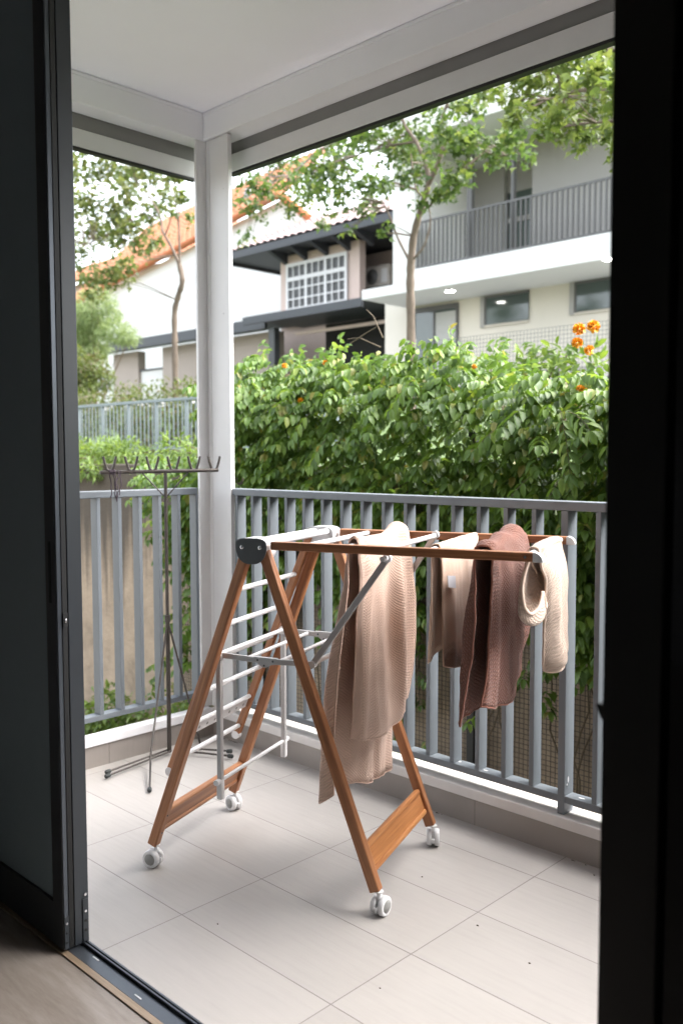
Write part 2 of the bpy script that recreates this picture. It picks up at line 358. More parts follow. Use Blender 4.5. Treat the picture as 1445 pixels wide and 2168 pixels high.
# ------------------------------------------------------------------ kerbs
k = empty('kerb', (-.9, 2.58, 0), 0, 'low tiled kerb with white cap under the long railing', 'kerb')
MB().box((-3.31+.9, 2.536-2.58, 0), (BX1+.9, 2.632-2.58, .093)).build('skirting', M_skirt, k)
MB().box((-3.31+.9, 2.528-2.58, .093), (BX1+.9, 2.642-2.58, .131)).build('cap', M_cap, k, .004)
k = empty('kerb', (-3.34, 1.85, 0), 0, 'low tiled kerb with white cap under the short end railing', 'kerb')
MB().box((-3.352+3.34, 1.19-1.85, 0), (-3.307+3.34, 2.6355-1.85, .092)).build('skirting', M_skirt, k)
MB().box((-3.357+3.34, 1.19-1.85, .092), (-3.299+3.34, 2.5275-1.85, .131)).build('cap', M_white, k, .004)
# slab under the kerbs
struct(MB().box((-3.45, 1.2, -.35), (BX1, 2.66, -.125)).build('balcony_slab', M_ext))

# ------------------------------------------------------------------ column, beams, blinds
M_col = simple('column_powder_coat', (.66, .655, .655), .45, var=.03, scale=5)
c = empty('corner_column', (-3.26, 2.58, 0), 0, 'white aluminium corner column where the two railings meet', 'column')
cx, cy = -3.26, 2.58
MB().box((-3.33-cx, 2.545-cy, .131), (-3.168-cx, 2.566-cy, 2.735)).build('casing', M_col, c, .003)
MB().box((-3.348-cx, 2.492-cy, .131), (-3.3305-cx, 2.60-cy, 2.735)).build('side_casing', M_col, c, .003)
MB().box((-3.197-cx, 2.5405-cy, .132), (-3.165-cx, 2.5448-cy, 2.734)).build('cover_strip', M_col, c, .0015)
MB().box((-3.308-cx, 2.5425-cy, .132), (-3.302-cx, 2.5449-cy, 2.734)).build('cover_strip', M_col, c, .001)
M_screwd = simple('screw_cap', (.35, .35, .36), .5)
for z in (.6, .75, 1.75, 1.95, 2.5):
    MB().lathe((-3.19-cx+.02*math.sin(z*9), 2.544-cy, z), (0, -1, 0), [(0, .003), (.002, .002)], 8).build('screw', M_screwd, c)
b = empty('ceiling_beam', (-.9, 2.58, 2.8), 0, 'white boxed beam along the ceiling above the long railing', 'beam')
MB().box((-3.33+.9, 2.531-2.58, -.062), (BX1+.9, 2.646-2.58, .06)).build('beam_box', M_white, b, .003)
MB().box((-3.325+.9, 2.527-2.58, .042), (BX1+.9, 2.5308-2.58, .056)).build('trim', M_white, b, .001)
MB().box((-3.325+.9, 2.529-2.58, -.0655), (-3.315+.9, 2.5308-2.58, .04)).build('joint_strip', M_white, b, .001)
b = empty('ceiling_beam', (-3.38, 1.85, 2.8), 0, 'white boxed beam along the ceiling above the short end railing', 'beam')
MB().box((-3.44+3.38, 1.19-1.85, -.064), (-3.331+3.38, 2.646-1.85, .06)).build('beam_box', M_white, b, .003)
MB().box((-3.3308+3.38, 1.19-1.85, .042), (-3.326+3.38, 2.526-1.85, .056)).build('trim', M_white, b, .001)
M_fab = simple('grey_blind_fabric', (.20, .195, .19), .8, var=.03)
M_bar = simple('white_blind_bar', (.62, .615, .61), .45, var=.02)
bl = empty('roller_blind', (-.8, 2.67, 2.7), 0, 'rolled up outdoor blind with white bottom bar above the long railing', 'roller blind')
MB().box((-3.30+.8, -.021, -.012), (BX1+.8, .03, .10)).build('fabric_roll', M_fab, bl, .004)
MB().box((-3.285+.8, -.03, -.092), (BX1+.8, .004, -.0125)).build('bottom_bar', M_bar, bl, .004)
MB().box((-3.285+.8, -.028, -.104), (BX1+.8, .002, -.0925)).build('rubber_seal', M_gask, bl)
MB().box((-3.30+.8, -.034, -.05), (-3.272+.8, -.0215, .034)).build('end_bracket', M_fab, bl)
bl = empty('roller_blind', (-3.47, 1.85, 2.7), 0, 'rolled up outdoor blind with white bottom bar above the short end railing', 'roller blind')
MB().box((-.03, 1.19-1.85, -.023), (.024, 2.60-1.85, .10)).build('fabric_roll', M_fab, bl, .004)
MB().box((-.004, 1.19-1.85, -.099), (.03, 2.575-1.85, -.0235)).build('bottom_bar', M_bar, bl, .004)
MB().box((-.002, 1.19-1.85, -.109), (.028, 2.575-1.85, -.0995)).build('rubber_seal', M_gask, bl)
struct(MB().box((-3.6, 1.1, 2.80), (-3.505, 2.8, 3.05)).build('roof_edge', M_ext)); struct(MB().box((-3.5, 2.705, 2.80), (BX1, 2.8, 3.05)).build('roof_edge', M_ext))

# ------------------------------------------------------------------ balcony railings
def railing(label, o, rz, L0, L1, bals, posts, foot, w=.018, dep=.052, pw=.0255):
    """local x along the railing, local y outward; front faces on y = 0"""
    e = empty('railing', o, rz, label, 'railing')
    MB().box((L0, -.004, 1.131), (L1, .058, 1.161)).build('handrail', M_rail, e, .0035)
    MB().box((L0, 0, .171), (L1, dep, .194)).build('bottom_rail', M_rail, e, .003)
    b0 = None
    for x in bals:
        if b0 is None:
            b0 = MB().box((0, .001, .194), (w, dep-.001, 1.131)).build('baluster', M_rail, e, .002); b0.location = (x, 0, 0)
        else: copy_to(b0, e, (x, 0, 0))
    for x in posts: MB().box((x, -.003, foot), (x+pw, dep+.003, 1.131)).build('post', M_rail, e, .002)
    return e
r_ = railing('long grey metal railing in front of the green creeper', (-1.49, 2.552, 0), 0, -1.78, 3.05,
        [-.1128-.1108*i for i in range(15)]+[.12+.1108*i for i in range(11)]+[1.465+.1108*i for i in range(13)], [0, 1.345], .131)
for x_, y_, z_, a_, b_, c2 in ((.0262, .02, .245, .001, .004, .011), (.075, .022, .1945, .012, .004, .0006), (-.30, .02, .1945, .010, .004, .0006), (.0265, .012, .23, .001, .003, .004), (-.42, .03, .1945, .006, .004, .0006)):
    MB().ball((x_, y_, z_), 1, 6, (a_, b_, c2)).build('paint_fleck', M_white, r_)
# end railing: runs along y, front face looks to +x
def l2(y): return -(y-1.85)
r_ = railing('short grey metal end railing behind the clothes stand', (-3.375, 1.85, 0), R(90), -.63, .66, [y-1.85-.009 for y in [1.992+.1035*i for i in range(-7, 6)]], [], .131)

# grit and dry bits on the tiles
M_grit = simple('grit', (.07, .05, .035), .9, var=.4)
gr = MB(); r9 = random.Random(4)
for px, py, n_ in ((893, 1857, 1), (1253, 1853, 2), (461, 1957, 1), (804, 2093, 1), (505, 1566, 9), (1240, 1815, 4), (470, 1563, 5), (980, 1700, 4), (1010, 1960, 1), (1120, 2040, 1)):
    for q in range(n_):
        p = at_z(px, py, 0)+Vector((r9.gauss(0, .02), r9.gauss(0, .008), 0))*(n_ > 1); p.z = .0012
        if p.y > 2.53: p.y = 2.528
        gr.ball(p, r9.uniform(.0018, .0036), 4, (1.3, .8, .5))
tag(gr.build('floor_grit', M_grit), 'scattered specks of grit and dry leaf crumbs on the balcony tiles', 'grit', kind='stuff')

# =================================================================== DRYING RACK (local frame: x=u along the spread, y=v along the hinge)
TH = R(20.3); RC = Vector((-2.09, 1.932, 0))
rack = empty('drying_rack', RC, TH, 'folding wooden clothes drying rack on white casters with towels over its rods', 'drying rack')
def rk(name, mb, mt, bev=0): return mb.build(name, mt, rack, bev)
VL = .247   # centre plane of legs, arms
for sv in (-1, 1):
    for su in (-1, 1):
        beam('leg', (su*.382, sv*VL, .072), (su*.026, sv*VL, 1.035), .0325, .029, (0, 1, 0), M_wood, rack, .004)
# arms of the raised wing
ARM0, ARM1 = .055, .818
for sv in (-1, 1):
    a = beam('arm', (ARM0, sv*VL, 1.047), (ARM1, sv*VL, 1.047), .024, .027, (0, 1, 0), M_wood, rack, .0025)
    cap = [(ARM1+.001, -.013, 1.0345)]
    pr = [(0, -.0125), (.026, -.0125), (.0255, -.006), (.022, .002), (.015, .009), (.006, .0125), (0, .0125)]
    MB().prism([(ARM1+x, sv*VL-.0145, 1.047+z) for x, z in pr], (0, .029, 0)).build('arm_end_cap', M_plas, rack, .0015)
    MB().lathe((ARM1-.02, sv*VL-.0138, 1.047), (0, -1, 0), [(0, .0045), (.001, .004)], 12).build('screw', M_steel, rack)
RODU = [.16, .285, .40, .53, .67, .80]
for u_ in RODU: MB().tube([(u_, -.235, 1.049), (u_, .235, 1.049)], .0078, 14).build('rod', M_alu, rack)
# hinge heads
def head_poly():
    P = []
    for i in range(25):
        a = math.pi*i/24     # top half: rounded corners
        x = -.006+.0515*math.copysign(abs(math.cos(a))**.6, math.cos(a)); z = .024*abs(math.sin(a))**.6
        P.append((x, z))
    for i in range(1, 24):   # bottom half: rounded chin
        a = math.pi+math.pi*i/24
        x = -.006+.0515*math.copysign(abs(math.cos(a))**.8, math.cos(a)); z = -.053*abs(math.sin(a))**1.0
        P.append((x, z))
    return P
HP = head_poly()
for sv in (-1, 1):
    v0, v1 = (-.268, -.2) if sv < 0 else (.2, .268)
    hd = MB().prism([(x*.985, v0+.004, 1.044+z*.985) for x, z in HP], (0, v1-v0-.008, 0), True).build('hinge_head', M_plas, rack, .002)
    vf = v0 if sv < 0 else v1-.004
    face = MB().prism([(x, v0, 1.044+z) for x, z in HP], (0, .0039, 0), True).build('head_plate', M_capd if sv < 0 else M_plas, hd)
    MB().prism([(x, v1-.0039, 1.044+z) for x, z in HP], (0, .0039, 0), True).build('head_plate', M_plas if sv < 0 else M_capd, hd)
    MB().box((.0085, v0+.006, 1.0655), (.0105, v1-.006, 1.0685)).build('seam', M_disc, hd)
    for x in (-.036, .024):
        MB().lathe((x, v0, 1.044-.003) if sv < 0 else (x, v1, 1.041), (0, sv, 0), [(0, .0062), (.001, .006), (.0012, .0032), (.0014, .003)], 14).build('screw', M_steel, hd)
for u_ in (-.022, .024): MB().tube([(u_, -.2, 1.052), (u_, .2, 1.052)], .0105, 14).build('hinge_rod', M_alu, rack)
# folded wing hanging beside the left legs
wd = Vector((-.30, 0, -.735)).normalized(); w0 = Vector((-.042, 0, 1.035))
for sv in (-1, 1):
    p0 = w0+Vector((0, sv*.205, 0)); p1 = p0+wd*.79
    beam('folded_arm', p0, p1, .024, .024, (0, 1, 0), M_wood, rack, .0025)
    MB().lathe(p1+Vector((0, -.013, 0)), (0, 1, 0), [(0, .014), (.003, .0155), (.023, .0155), (.026, .014)], 16).build('arm_end_cap', M_plas, rack)
for i in range(6):
    q = w0+wd*(.145+.121*i)
    MB().tube([q+Vector((0, -.2, 0)), q+Vector((0, .2, 0))], .0082, 14).build('rod', M_alu, rack)
q = w0+wd*(.145+.121*4); q2 = q+wd*.042; nx = Vector((-.74, 0, .3)).normalized()*.0015
pl = MB().prism([q+wd*.006+Vector((0, -.19, 0))-nx, q2+Vector((0, -.19, 0))-nx, q2+Vector((0, .19, 0))-nx, q+wd*.006+Vector((0, .19, 0))-nx], nx*2).build('hook_plate', M_plas, rack, .001)
for i in range(8):
    c0 = q+wd*.026+Vector((0, -.165+.047*i, 0)); n_ = -nx.normalized() if nx.x < 0 else nx.normalized()
    MB().lathe(c0+n_*.0016, n_, [(0, .0055), (.0008, .0052)], 10).build('hole', M_disc, pl)
# lower crossbars (between near and far leg of each side)
for su in (-1, 1):
    t0 = .118; t1 = .192
    def lp(z): k_ = (z-.072)/.963; return Vector((su*(.382-.356*k_), 0, z))
    pa, pb = lp(.122), lp(.186)
    ax = (pb-pa).normalized()
    nrm = Vector((0, 1, 0)).cross(ax).normalized()
    beam('crossbar', Vector((0, -VL+.0145, 0))+(pa+pb)/2, Vector((0, VL-.0145, 0))+(pa+pb)/2, .011, .066, ax, M_woodl if su > 0 else M_wood, rack, .002)
    for pp in (pa, pb):
        beam('crossbar_edge', Vector((0, -VL+.0145, 0))+pp, Vector((0, VL-.0145, 0))+pp, .021, .017, ax, M_woodl if su > 0 else M_wood, rack, .006)
    if su < 0:
        for z in (.115, .175):
            pz_ = lp(z)+Vector((.0165, -VL-.001, 0)); MB().lathe(pz_, (1, 0, .35), [(0, .004), (.0016, .0035)], 10).build('screw', M_steel, rack)
# struts holding the wing
for sv, a_, b_ in ((-1, (.405, 1.022), (.172, .70)), (1, (.402, 1.052), (.170, .70))):
    v = sv*.2225
    beam('strut', (b_[0], v, b_[1]), (a_[0], v, a_[1]), .019, .007, (0, 1, 0), M_alug, rack, .0025)
    MB().tube([(a_[0], v-.006, a_[1]), (a_[0], v+.006, a_[1])], .0125, 16).build('strut_pin', M_plas, rack)
    MB().tube([(b_[0], v-.009, b_[1]), (b_[0], v+.012, b_[1])], .011, 16).build('strut_pin', M_plas, rack)
MB().tube([(.405, -.235, 1.024), (.405, -.264, 1.024)], .0075, 12).build('strut_knob', M_plas, rack)
# inner shelf: two side bars folded at a joint, hanging legs, rods
for sv in (-1, 1):
    v = sv*.212
    beam('shelf_bar', (-.155, v, .698), (.012, v, .6925), .017, .010, (0, 1, 0), M_alug, rack, .002)
    beam('shelf_bar', (.012, v, .6925), (.172, v, .698), .017, .010, (0, 1, 0), M_alug, rack, .002)
    jt = MB().prism([(-.028, v-.0065, .704), (.05, v-.0065, .704), (.05, v-.0065, .687), (.03, v-.0065, .683), (.014, v-.0065, .674), (.002, v-.0065, .674), (-.012, v-.0065, .685), (-.028, v-.0065, .687)], (0, .013, 0)).build('shelf_joint', M_alug, rack, .001)
    for x, z in ((-.014, .695), (.038, .695), (.008, .68)):
        MB().lathe((x, v-.0066, z), (0, -1, 0), [(0, .0034), (.001, .003)], 8).build('screw', M_capd, jt)
    MB().box((-.168, v-.011, .684), (-.138, v+.011, .708)).build('shelf_corner', M_plas, rack, .004)
    beam('hanging_leg', (-.152, v, .30), (-.152, v, .686), .0155, .018, (0, 1, 0), M_alug, rack, .002)
    MB().box((-.1615, v-.0105, .243), (-.1425, v+.0105, .302)).build('leg_end_cap', M_plas, rack, .004)
    MB().tube([(-.152, v-sv*.008, .302), (-.152, v+sv*.028, .302)], .009, 14).build('knob', M_plas, rack)
MB().tube([(-.152, -.205, .302), (-.152, .205, .302)], .0062, 12).build('shelf_rod', M_alu, rack)
for x, z in ((-.15, .7), (-.055, .695), (.055, .694), (.165, .699)):
    MB().tube([(x, -.232 if abs(x) > .1 else -.21, z), (x, .232 if abs(x) > .1 else .21, z)], .0075 if abs(x) > .1 else .006, 12).build('shelf_rod', M_alu, rack)
# casters
def caster(u_, v_, ang):
    cst = bpy.data.objects.new('caster', None); COL.objects.link(cst); cst.parent = rack; cst.location = (u_, v_, 0); cst.rotation_euler = (0, 0, ang); cst.empty_display_size = .05
    return cst
def caster_parts():
    fork = MB(); fork.tube([(0, 0, .046), (0, 0, .078)], .0058, 12); fork.tube([(0, 0, .0705), (0, 0, .0735)], .0135, 16)
    fork.box((-.003, -.009, .02), (.027, .009, .05))
    whs = []
    for s in (-1, 1):
        wq = MB(); wq.lathe((.010, s*.0045, .0285), (0, s, 0), [(0, .0262), (.001, .0282), (.011, .0285), (.0155, .0268), (.017, .0235), (.0165, .0187)], 28)
        dq = MB(); dq.lathe((.010, s*.0045, .0285), (0, s, 0), [(.0145, .0187), (.0170, .0183), (.0172, .001)], 24)
        whs.append((wq, dq))
    lev = MB().box((-.022, -.0045, .018), (-.004, .0045, .032))
    return fork, whs, lev
proto = None
for (u_, v_), ang in zip(((-.374, -VL), (.390, -VL), (-.374, VL), (.390, VL)), (R(-178), R(79), R(158), R(108))):
    cst = caster(u_, v_, ang)
    if proto is None:
        fork, whs, lev = caster_parts(); proto = []
        f_ = fork.build('fork', M_plas, cst, .002); proto.append((f_, None))
        for wq, dq in whs:
            w_ = wq.build('wheel', M_plas, cst); proto.append((w_, None))
        for wq, dq in whs: proto.append((dq.build('wheel_disc', M_disc, cst), None))
        proto.append((lev.build('brake_tab', M_plas, cst, .002), None))
    else:
        for o_, _ in proto: copy_to(o_, cst)

# =================================================================== TOWELS
def cr(p0, p1, p2, p3, t):
    return .5*((2*p1)+(p2-p0)*t+(2*p0-5*p1+4*p2-p3)*t*t+(3*p1-p0-3*p2+p3)*t*t*t)
def spline(pts, n):
    P = [2*pts[0]-pts[1]]+list(pts)+[2*pts[-1]-pts[-2]]; out = []; K = len(pts)-1
    for i in range(n+1):
        x = min(i/n*K, K-1e-6); k_ = int(x); out.append(cr(P[k_], P[k_+1], P[k_+2], P[k_+3], x-k_))
    return out
def towel(name, label, rows, mat, nu=44, nv=96, thick=.004, seed=0, amp=.0025, folds=.010, hem=.0035):
    rows = [[Vector(p) for p in r] for r in rows]
    dense = [spline(r, nu) for r in rows]
    cols = [spline([dense[j][i] for j in range(len(rows))], nv) for i in range(nu+1)]   # cols[i][j]
    me = bpy.data.meshes.new(name); V = []; Fc = []; UV = []
    wid = [0]
    mid = nv//2
    for i in range(nu): wid.append(wid[-1]+(cols[i+1][mid]-cols[i][mid]).length)
    ln = [[0] for i in range(nu+1)]
    for i in range(nu+1):
        for j in range(nv): ln[i].append(ln[i][-1]+(cols[i][j+1]-cols[i][j]).length)
    for i in range(nu+1):
        for j in range(nv+1):
            p = cols[i][j]
            nn = noise.noise_vector(p*16+Vector((seed, 0, 0)))*amp+noise.noise_vector(p*45+Vector((seed, 3, 0)))*amp*.35
            w_ = .35+.65*max(0, min(1, (Zr-.03-p.z)/.12))
            fo = noise.noise(Vector((p.y*19+seed*3.1, p.z*2.3, p.x*9)))+.5*noise.noise(Vector((p.y*43+seed, p.z*3.5, p.x*9)))
            sg_ = -1 if j < nv*.5 else 1
            nn = nn+Vector((sg_*fo*folds*w_, .25*fo*folds*w_, .35*folds*w_*noise.noise(Vector((p.y*14, seed, p.x*8)))*(1 if j < 6 or j > nv-6 else 0)))
            V.append(p+nn); UV.append((wid[i], ln[i][j]))
    for i in range(nu):
        for j in range(nv):
            Fc.append((i*(nv+1)+j, (i+1)*(nv+1)+j, (i+1)*(nv+1)+j+1, i*(nv+1)+j+1))
    me.from_pydata([tuple(v) for v in V], [], Fc); me.update()
    me.polygons.foreach_set('use_smooth', [True]*len(Fc))
    ul = me.uv_layers.new(name='UVMap')
    for li, l in enumerate(me.loops): ul.data[li].uv = UV[l.vertex_index]
    me.materials.append(mat)
    o = bpy.data.objects.new(name, me); COL.objects.link(o); o.location = RC; o.rotation_euler = (0, 0, TH)
    md = o.modifiers.new('solid', 'SOLIDIFY'); md.thickness = thick; md.offset = 0
    if label: tag(o, label, 'towel')
    if hem:
        ring = [V[i*(nv+1)] for i in range(nu+1)]+[V[nu*(nv+1)+j] for j in range(1, nv+1)]+[V[i*(nv+1)+nv] for i in range(nu-1, -1, -1)]+[V[j] for j in range(nv-1, 0, -1)]
        h = MB().tube(ring+[ring[0]], hem, 6, False)
        h.build('hem', mat, o)
    return o
Zr = 1.049
def at(z, *uv): return [(u_, v_, z) for u_, v_ in uv]
def zrow(zs, uvs): return [(u_, v_, z) for (u_, v_), z in zip(uvs, zs)]
def over(u0, v, ztop, r=.016, rr=None):
    """three rows over the rod: back, crest, front"""
    rr = rr or [r]*len(v); Q = list(zip(v, ztop, rr))
    return [[(u0-q, x, Zr-.012) for x, z, q in Q], [(u0-q*.8, x, Zr+(z-Zr)*.62) for x, z, q in Q], [(u0-q*.1, x, z) for x, z, q in Q], [(u0+q*.72, x, Zr+(z-Zr)*.7) for x, z, q in Q], [(u0+q, x, Zr-.014) for x, z, q in Q]]
M_peach = towel_mat('peach_towel', (.76, .545, .44), 55, .8, sheen=.25)
vv = [-.185, -.175, -.10, -.02, .06, .12, .17, .205]
zt = [1.072, 1.076, 1.068, 1.066, 1.066, 1.074, 1.094, 1.088]
rq = [.018, .02, .017, .016, .017, .024, .036, .034]
rows = [zrow([.318, .284, .30, .292, .270, .262, .258, .262], [(.232, -.215), (.175, -.205), (.195, -.12), (.235, -.04), (.245, .04), (.25, .1), (.252, .155), (.256, .205)]),
        at(.45, (.236, -.215), (.192, -.205), (.208, -.12), (.240, -.04), (.245, .04), (.252, .1), (.255, .155), (.259, .205)),
        at(.66, (.252, -.213), (.214, -.2), (.225, -.12), (.247, -.04), (.250, .04), (.255, .1), (.258, .155), (.262, .205)),
        at(.87, (.265, -.205), (.238, -.19), (.243, -.11), (.258, -.03), (.262, .05), (.262, .11), (.264, .16), (.267, .205))]
rows += over(.285, vv, zt, rr=rq)
rows += [at(.94, (.300, -.168), (.306, -.15), (.312, -.09), (.308, -.02), (.302, .055), (.325, .1), (.312, .15), (.330, .20)),
         at(.80, (.290, -.172), (.308, -.15), (.318, -.09), (.312, -.02), (.300, .06), (.337, .1), (.314, .15), (.335, .20)),
         at(.66, (.284, -.175), (.308, -.152), (.320, -.09), (.318, -.02), (.304, .06), (.342, .1), (.318, .15), (.336, .20)),
         zrow([.54, .535, .53, .53, .535, .55, .565, .575], [(.279, -.178), (.302, -.155), (.318, -.09), (.322, -.02), (.312, .06), (.340, .1), (.322, .15), (.330, .20)]),
         zrow([.482, .470, .458, .455, .462, .476, .494, .512], [(.274, -.182), (.296, -.158), (.314, -.09), (.322, -.02), (.318, .06), (.332, .1), (.322, .15), (.322, .195)])]
towel('bath_towel', 'large peach bath towel hanging over the rack, longest of the four', rows, M_peach, seed=1, folds=.014, hem=.0028)

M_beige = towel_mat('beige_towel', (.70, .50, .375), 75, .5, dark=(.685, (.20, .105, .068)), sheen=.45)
vv = [-.17, -.12, -.05, .03, .10, .16, .222]
zt = [1.062]*7
rows = [zrow([.735, .722, .74, .74, .735, .73, .735], [(.522, -.20), (.50, -.15), (.508, -.08), (.512, 0), (.512, .06), (.512, .10), (.512, .13)]),
        at(.88, (.522, -.185), (.508, -.15), (.510, -.07), (.515, .0), (.515, .07), (.515, .12), (.515, .16))]
rows += over(.53, vv, zt, .013)
rows += [at(.95, (.545, -.150), (.553, -.11), (.552, -.05), (.549, .02), (.552, .085), (.550, .13), (.543, .175)),
         at(.86, (.548, -.146), (.558, -.11), (.556, -.05), (.551, .02), (.556, .08), (.552, .12), (.543, .155)),
         zrow([.77, .765, .76, .76, .765, .77, .775], [(.549, -.142), (.560, -.105), (.558, -.05), (.553, .015), (.557, .07), (.552, .105), (.542, .13)]),
         zrow([.712, .700, .692, .690, .696, .706, .716], [(.548, -.135), (.558, -.10), (.557, -.05), (.554, .01), (.556, .06), (.550, .09), (.541, .115)])]
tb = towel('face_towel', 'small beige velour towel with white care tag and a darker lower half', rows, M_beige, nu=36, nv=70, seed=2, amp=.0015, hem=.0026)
M_tag = simple('tag_white', (.75, .76, .82), .7, var=.02)
MB().prism([(.5585, -.157, .974), (.5655, -.104, .967), (.566, -.099, .931), (.5595, -.150, .940)], (.0012, 0, 0)).build('care_tag', M_tag, tb)

M_brown = towel_mat('brown_towel', (.255, .105, .072), 44, .9, sheen=.3)
vv = [-.20, -.17, -.10, -.02, .06, .12, .17, .21]
zt = [1.068, 1.080, 1.068, 1.086, 1.078, 1.100, 1.086, 1.074]
rows = [zrow([.572, .580, .592, .60, .605, .61, .62, .63], [(.622, -.225), (.612, -.20), (.632, -.11), (.645, -.02), (.650, .06), (.655, .12), (.66, .16), (.668, .2)]),
        at(.72, (.640, -.222), (.614, -.20), (.632, -.11), (.645, -.02), (.650, .06), (.655, .12), (.66, .16), (.67, .2)),
        at(.88, (.652, -.215), (.622, -.195), (.638, -.11), (.648, -.02), (.652, .06), (.657, .12), (.66, .16), (.67, .205))]
rows += over(.672, vv, zt, rr=[.026, .030, .026, .026, .032, .038, .040, .034])
rows += [at(.97, (.688, -.165), (.702, -.12), (.690, -.08), (.712, -.02), (.698, .05), (.722, .1), (.702, .16), (.718, .215)),
         at(.86, (.680, -.168), (.702, -.12), (.692, -.08), (.716, -.02), (.702, .05), (.722, .1), (.706, .16), (.716, .225)),
         zrow([.74, .735, .73, .725, .73, .74, .755, .77], [(.672, -.172), (.702, -.125), (.690, -.08), (.716, -.02), (.706, .05), (.716, .1), (.706, .15), (.706, .205)]),
         zrow([.620, .603, .600, .596, .615, .638, .662, .690], [(.662, -.182), (.694, -.13), (.688, -.08), (.712, -.02), (.706, .05), (.706, .1), (.702, .14), (.690, .18)])]
towel('hand_towel', 'dark brown ribbed towel bunched over the rod, between beige and cream towels', rows, M_brown, seed=3, amp=.004, folds=.011)

M_cream = towel_mat('cream_towel', (.70, .535, .43), 42, .9, sheen=.35)
vv = [-.155, -.12, -.06, .0, .06, .12, .165]
zt = [1.062, 1.068, 1.070, 1.070, 1.069, 1.067, 1.062]
rows = [at(.945, (.782, -.02), (.781, .0), (.780, .02), (.779, .05), (.779, .08), (.780, .11), (.782, .15)),
        at(.99, (.785, -.06), (.783, -.03), (.782, 0), (.781, .04), (.781, .08), (.782, .12), (.785, .155))]
rows += over(.80, vv, zt, .015)
rows += [at(.97, (.818, -.09), (.828, -.07), (.835, -.03), (.838, .02), (.834, .07), (.842, .115), (.832, .155)),
         at(.88, (.812, -.055), (.828, -.04), (.842, -.01), (.838, .03), (.845, .075), (.842, .115), (.830, .15)),
         at(.80, (.806, -.035), (.826, -.02), (.838, .0), (.842, .035), (.848, .075), (.844, .11), (.828, .14)),
         zrow([.735, .73, .728, .73, .735, .74, .75], [(.803, -.025), (.825, -.015), (.848, .005), (.856, .04), (.852, .075), (.844, .11), (.825, .14)]),
         zrow([.694, .690, .694, .70, .706, .714, .724], [(.803, -.01), (.822, -.003), (.840, .01), (.846, .035), (.842, .06), (.836, .085), (.822, .105)])]
tc_ = towel('hand_towel', 'narrow cream towel hanging from the last rod at the rack end', rows, M_cream, nu=36, nv=80, seed=4, amp=.0025, hem=.004)

rows = [[(.792, -.165, 1.045), (.777, -.190, .965), (.782, -.198, .912), (.798, -.185, .888), (.812, -.15, .898), (.814, -.10, .935)],
        [(.782, -.170, 1.02), (.768, -.188, .945), (.772, -.195, .885), (.797, -.180, .858), (.816, -.14, .866), (.816, -.09, .905)],
        [(.778, -.150, 1.01), (.764, -.150, .920), (.770, -.140, .870), (.795, -.130, .852), (.814, -.10, .862), (.815, -.07, .89)],
        [(.780, -.120, 1.02), (.768, -.090, .950), (.776, -.07, .915), (.794, -.06, .905), (.810, -.04, .915), (.812, -.03, .94)],
        [(.787, -.140, 1.058), (.786, -.10, 1.056), (.786, -.06, 1.055), (.787, -.02, 1.055), (.79, .02, 1.055), (.792, .06, 1.055)]]
fe = towel('folded_end', None, rows, M_cream, nu=34, nv=44, seed=9, amp=.002, hem=.005, folds=0)
fe.parent = tc_; fe.location = (0, 0, 0); fe.rotation_euler = (0, 0, 0)

# =================================================================== CLOTHES STAND
bp_ = Vector((-3.213, 2.221, 0))
st = empty('clothes_stand', bp_, 0, 'thin brown metal T stand with hooks in the balcony corner', 'clothes stand')
MB().tube([(0, 0, .012), (0, 0, .62)], .0095, 12).build('pole', M_pole, st); MB().tube([(0, 0, .60), (0, 0, 1.24)], .0075, 12).build('pole', M_pole, st)
MB().tube([(0, 0, .59), (0, 0, .62)], .0125, 12).build('collar', M_pole, st)
bd = Vector((.35, .937, 0)); bz = Vector((0, 0, 1.243))
MB().tube([bz-bd*.275+Vector((0, 0, -.002)), bz+bd*.235+Vector((0, 0, .004))], .0085, 10).build('hook_bar', M_pole, st)
bside = Vector((.937, -.35, 0))
for i in range(6):
    c0 = bz+bd*(-.235+.0905*i)+Vector((0, 0, .005))
    hk = MB()
    for s in (-1, 1):
        hk.tube([c0+bd*.001*s, c0+bd*.012*s+Vector((0, 0, .006)), c0+bd*.021*s+Vector((0, 0, .035)), c0+bd*.0265*s+Vector((0, 0, .06))], [.0045, .0056, .0058, .0052], 8)
    hk.build('hook', M_pole, st)
for s in (-1, 1): MB().tube([bz+bd*.105*s, (0, 0, 1.13)], .003, 8).build('brace', M_pole, st)
def foot(name, pts, r=.0045): return MB().tube([Vector(p)-bp_ for p in pts], r, 8).build(name, M_pole, st)
fA = [Vector((-3.188, 1.893, .014)), Vector((-3.146, 1.867, .014))]; fB = [Vector((-3.022, 2.414, .014)), Vector((-2.966, 2.374, .014))]; fC = Vector((-2.894, 1.906, .012))
fD = Vector((-3.285, 2.43, .014))
for a_, off in ((fA[0], (-.012, 0, .02)), (fA[1], (.012, 0, .02))):
    foot('leg', [bp_+Vector(off), a_]); 
for a_, off in ((fB[0], (0, .05, .02)), (fB[1], (.03, .03, .02))): foot('leg', [bp_+Vector(off), a_])
foot('leg', [bp_+Vector((0, .05, .02)), bp_+Vector((.03, .03, .02))])
kn = at_z(319, 1612, .03)
foot('leg', [bp_+Vector((0, 0, .6)), kn+Vector((0, 0, .02)), kn+(fC-kn)*.25+Vector((0, 0, .005)), fC])
foot('leg', [bp_+Vector((0, 0, .6)), bp_+Vector((.09, .105, .025))])
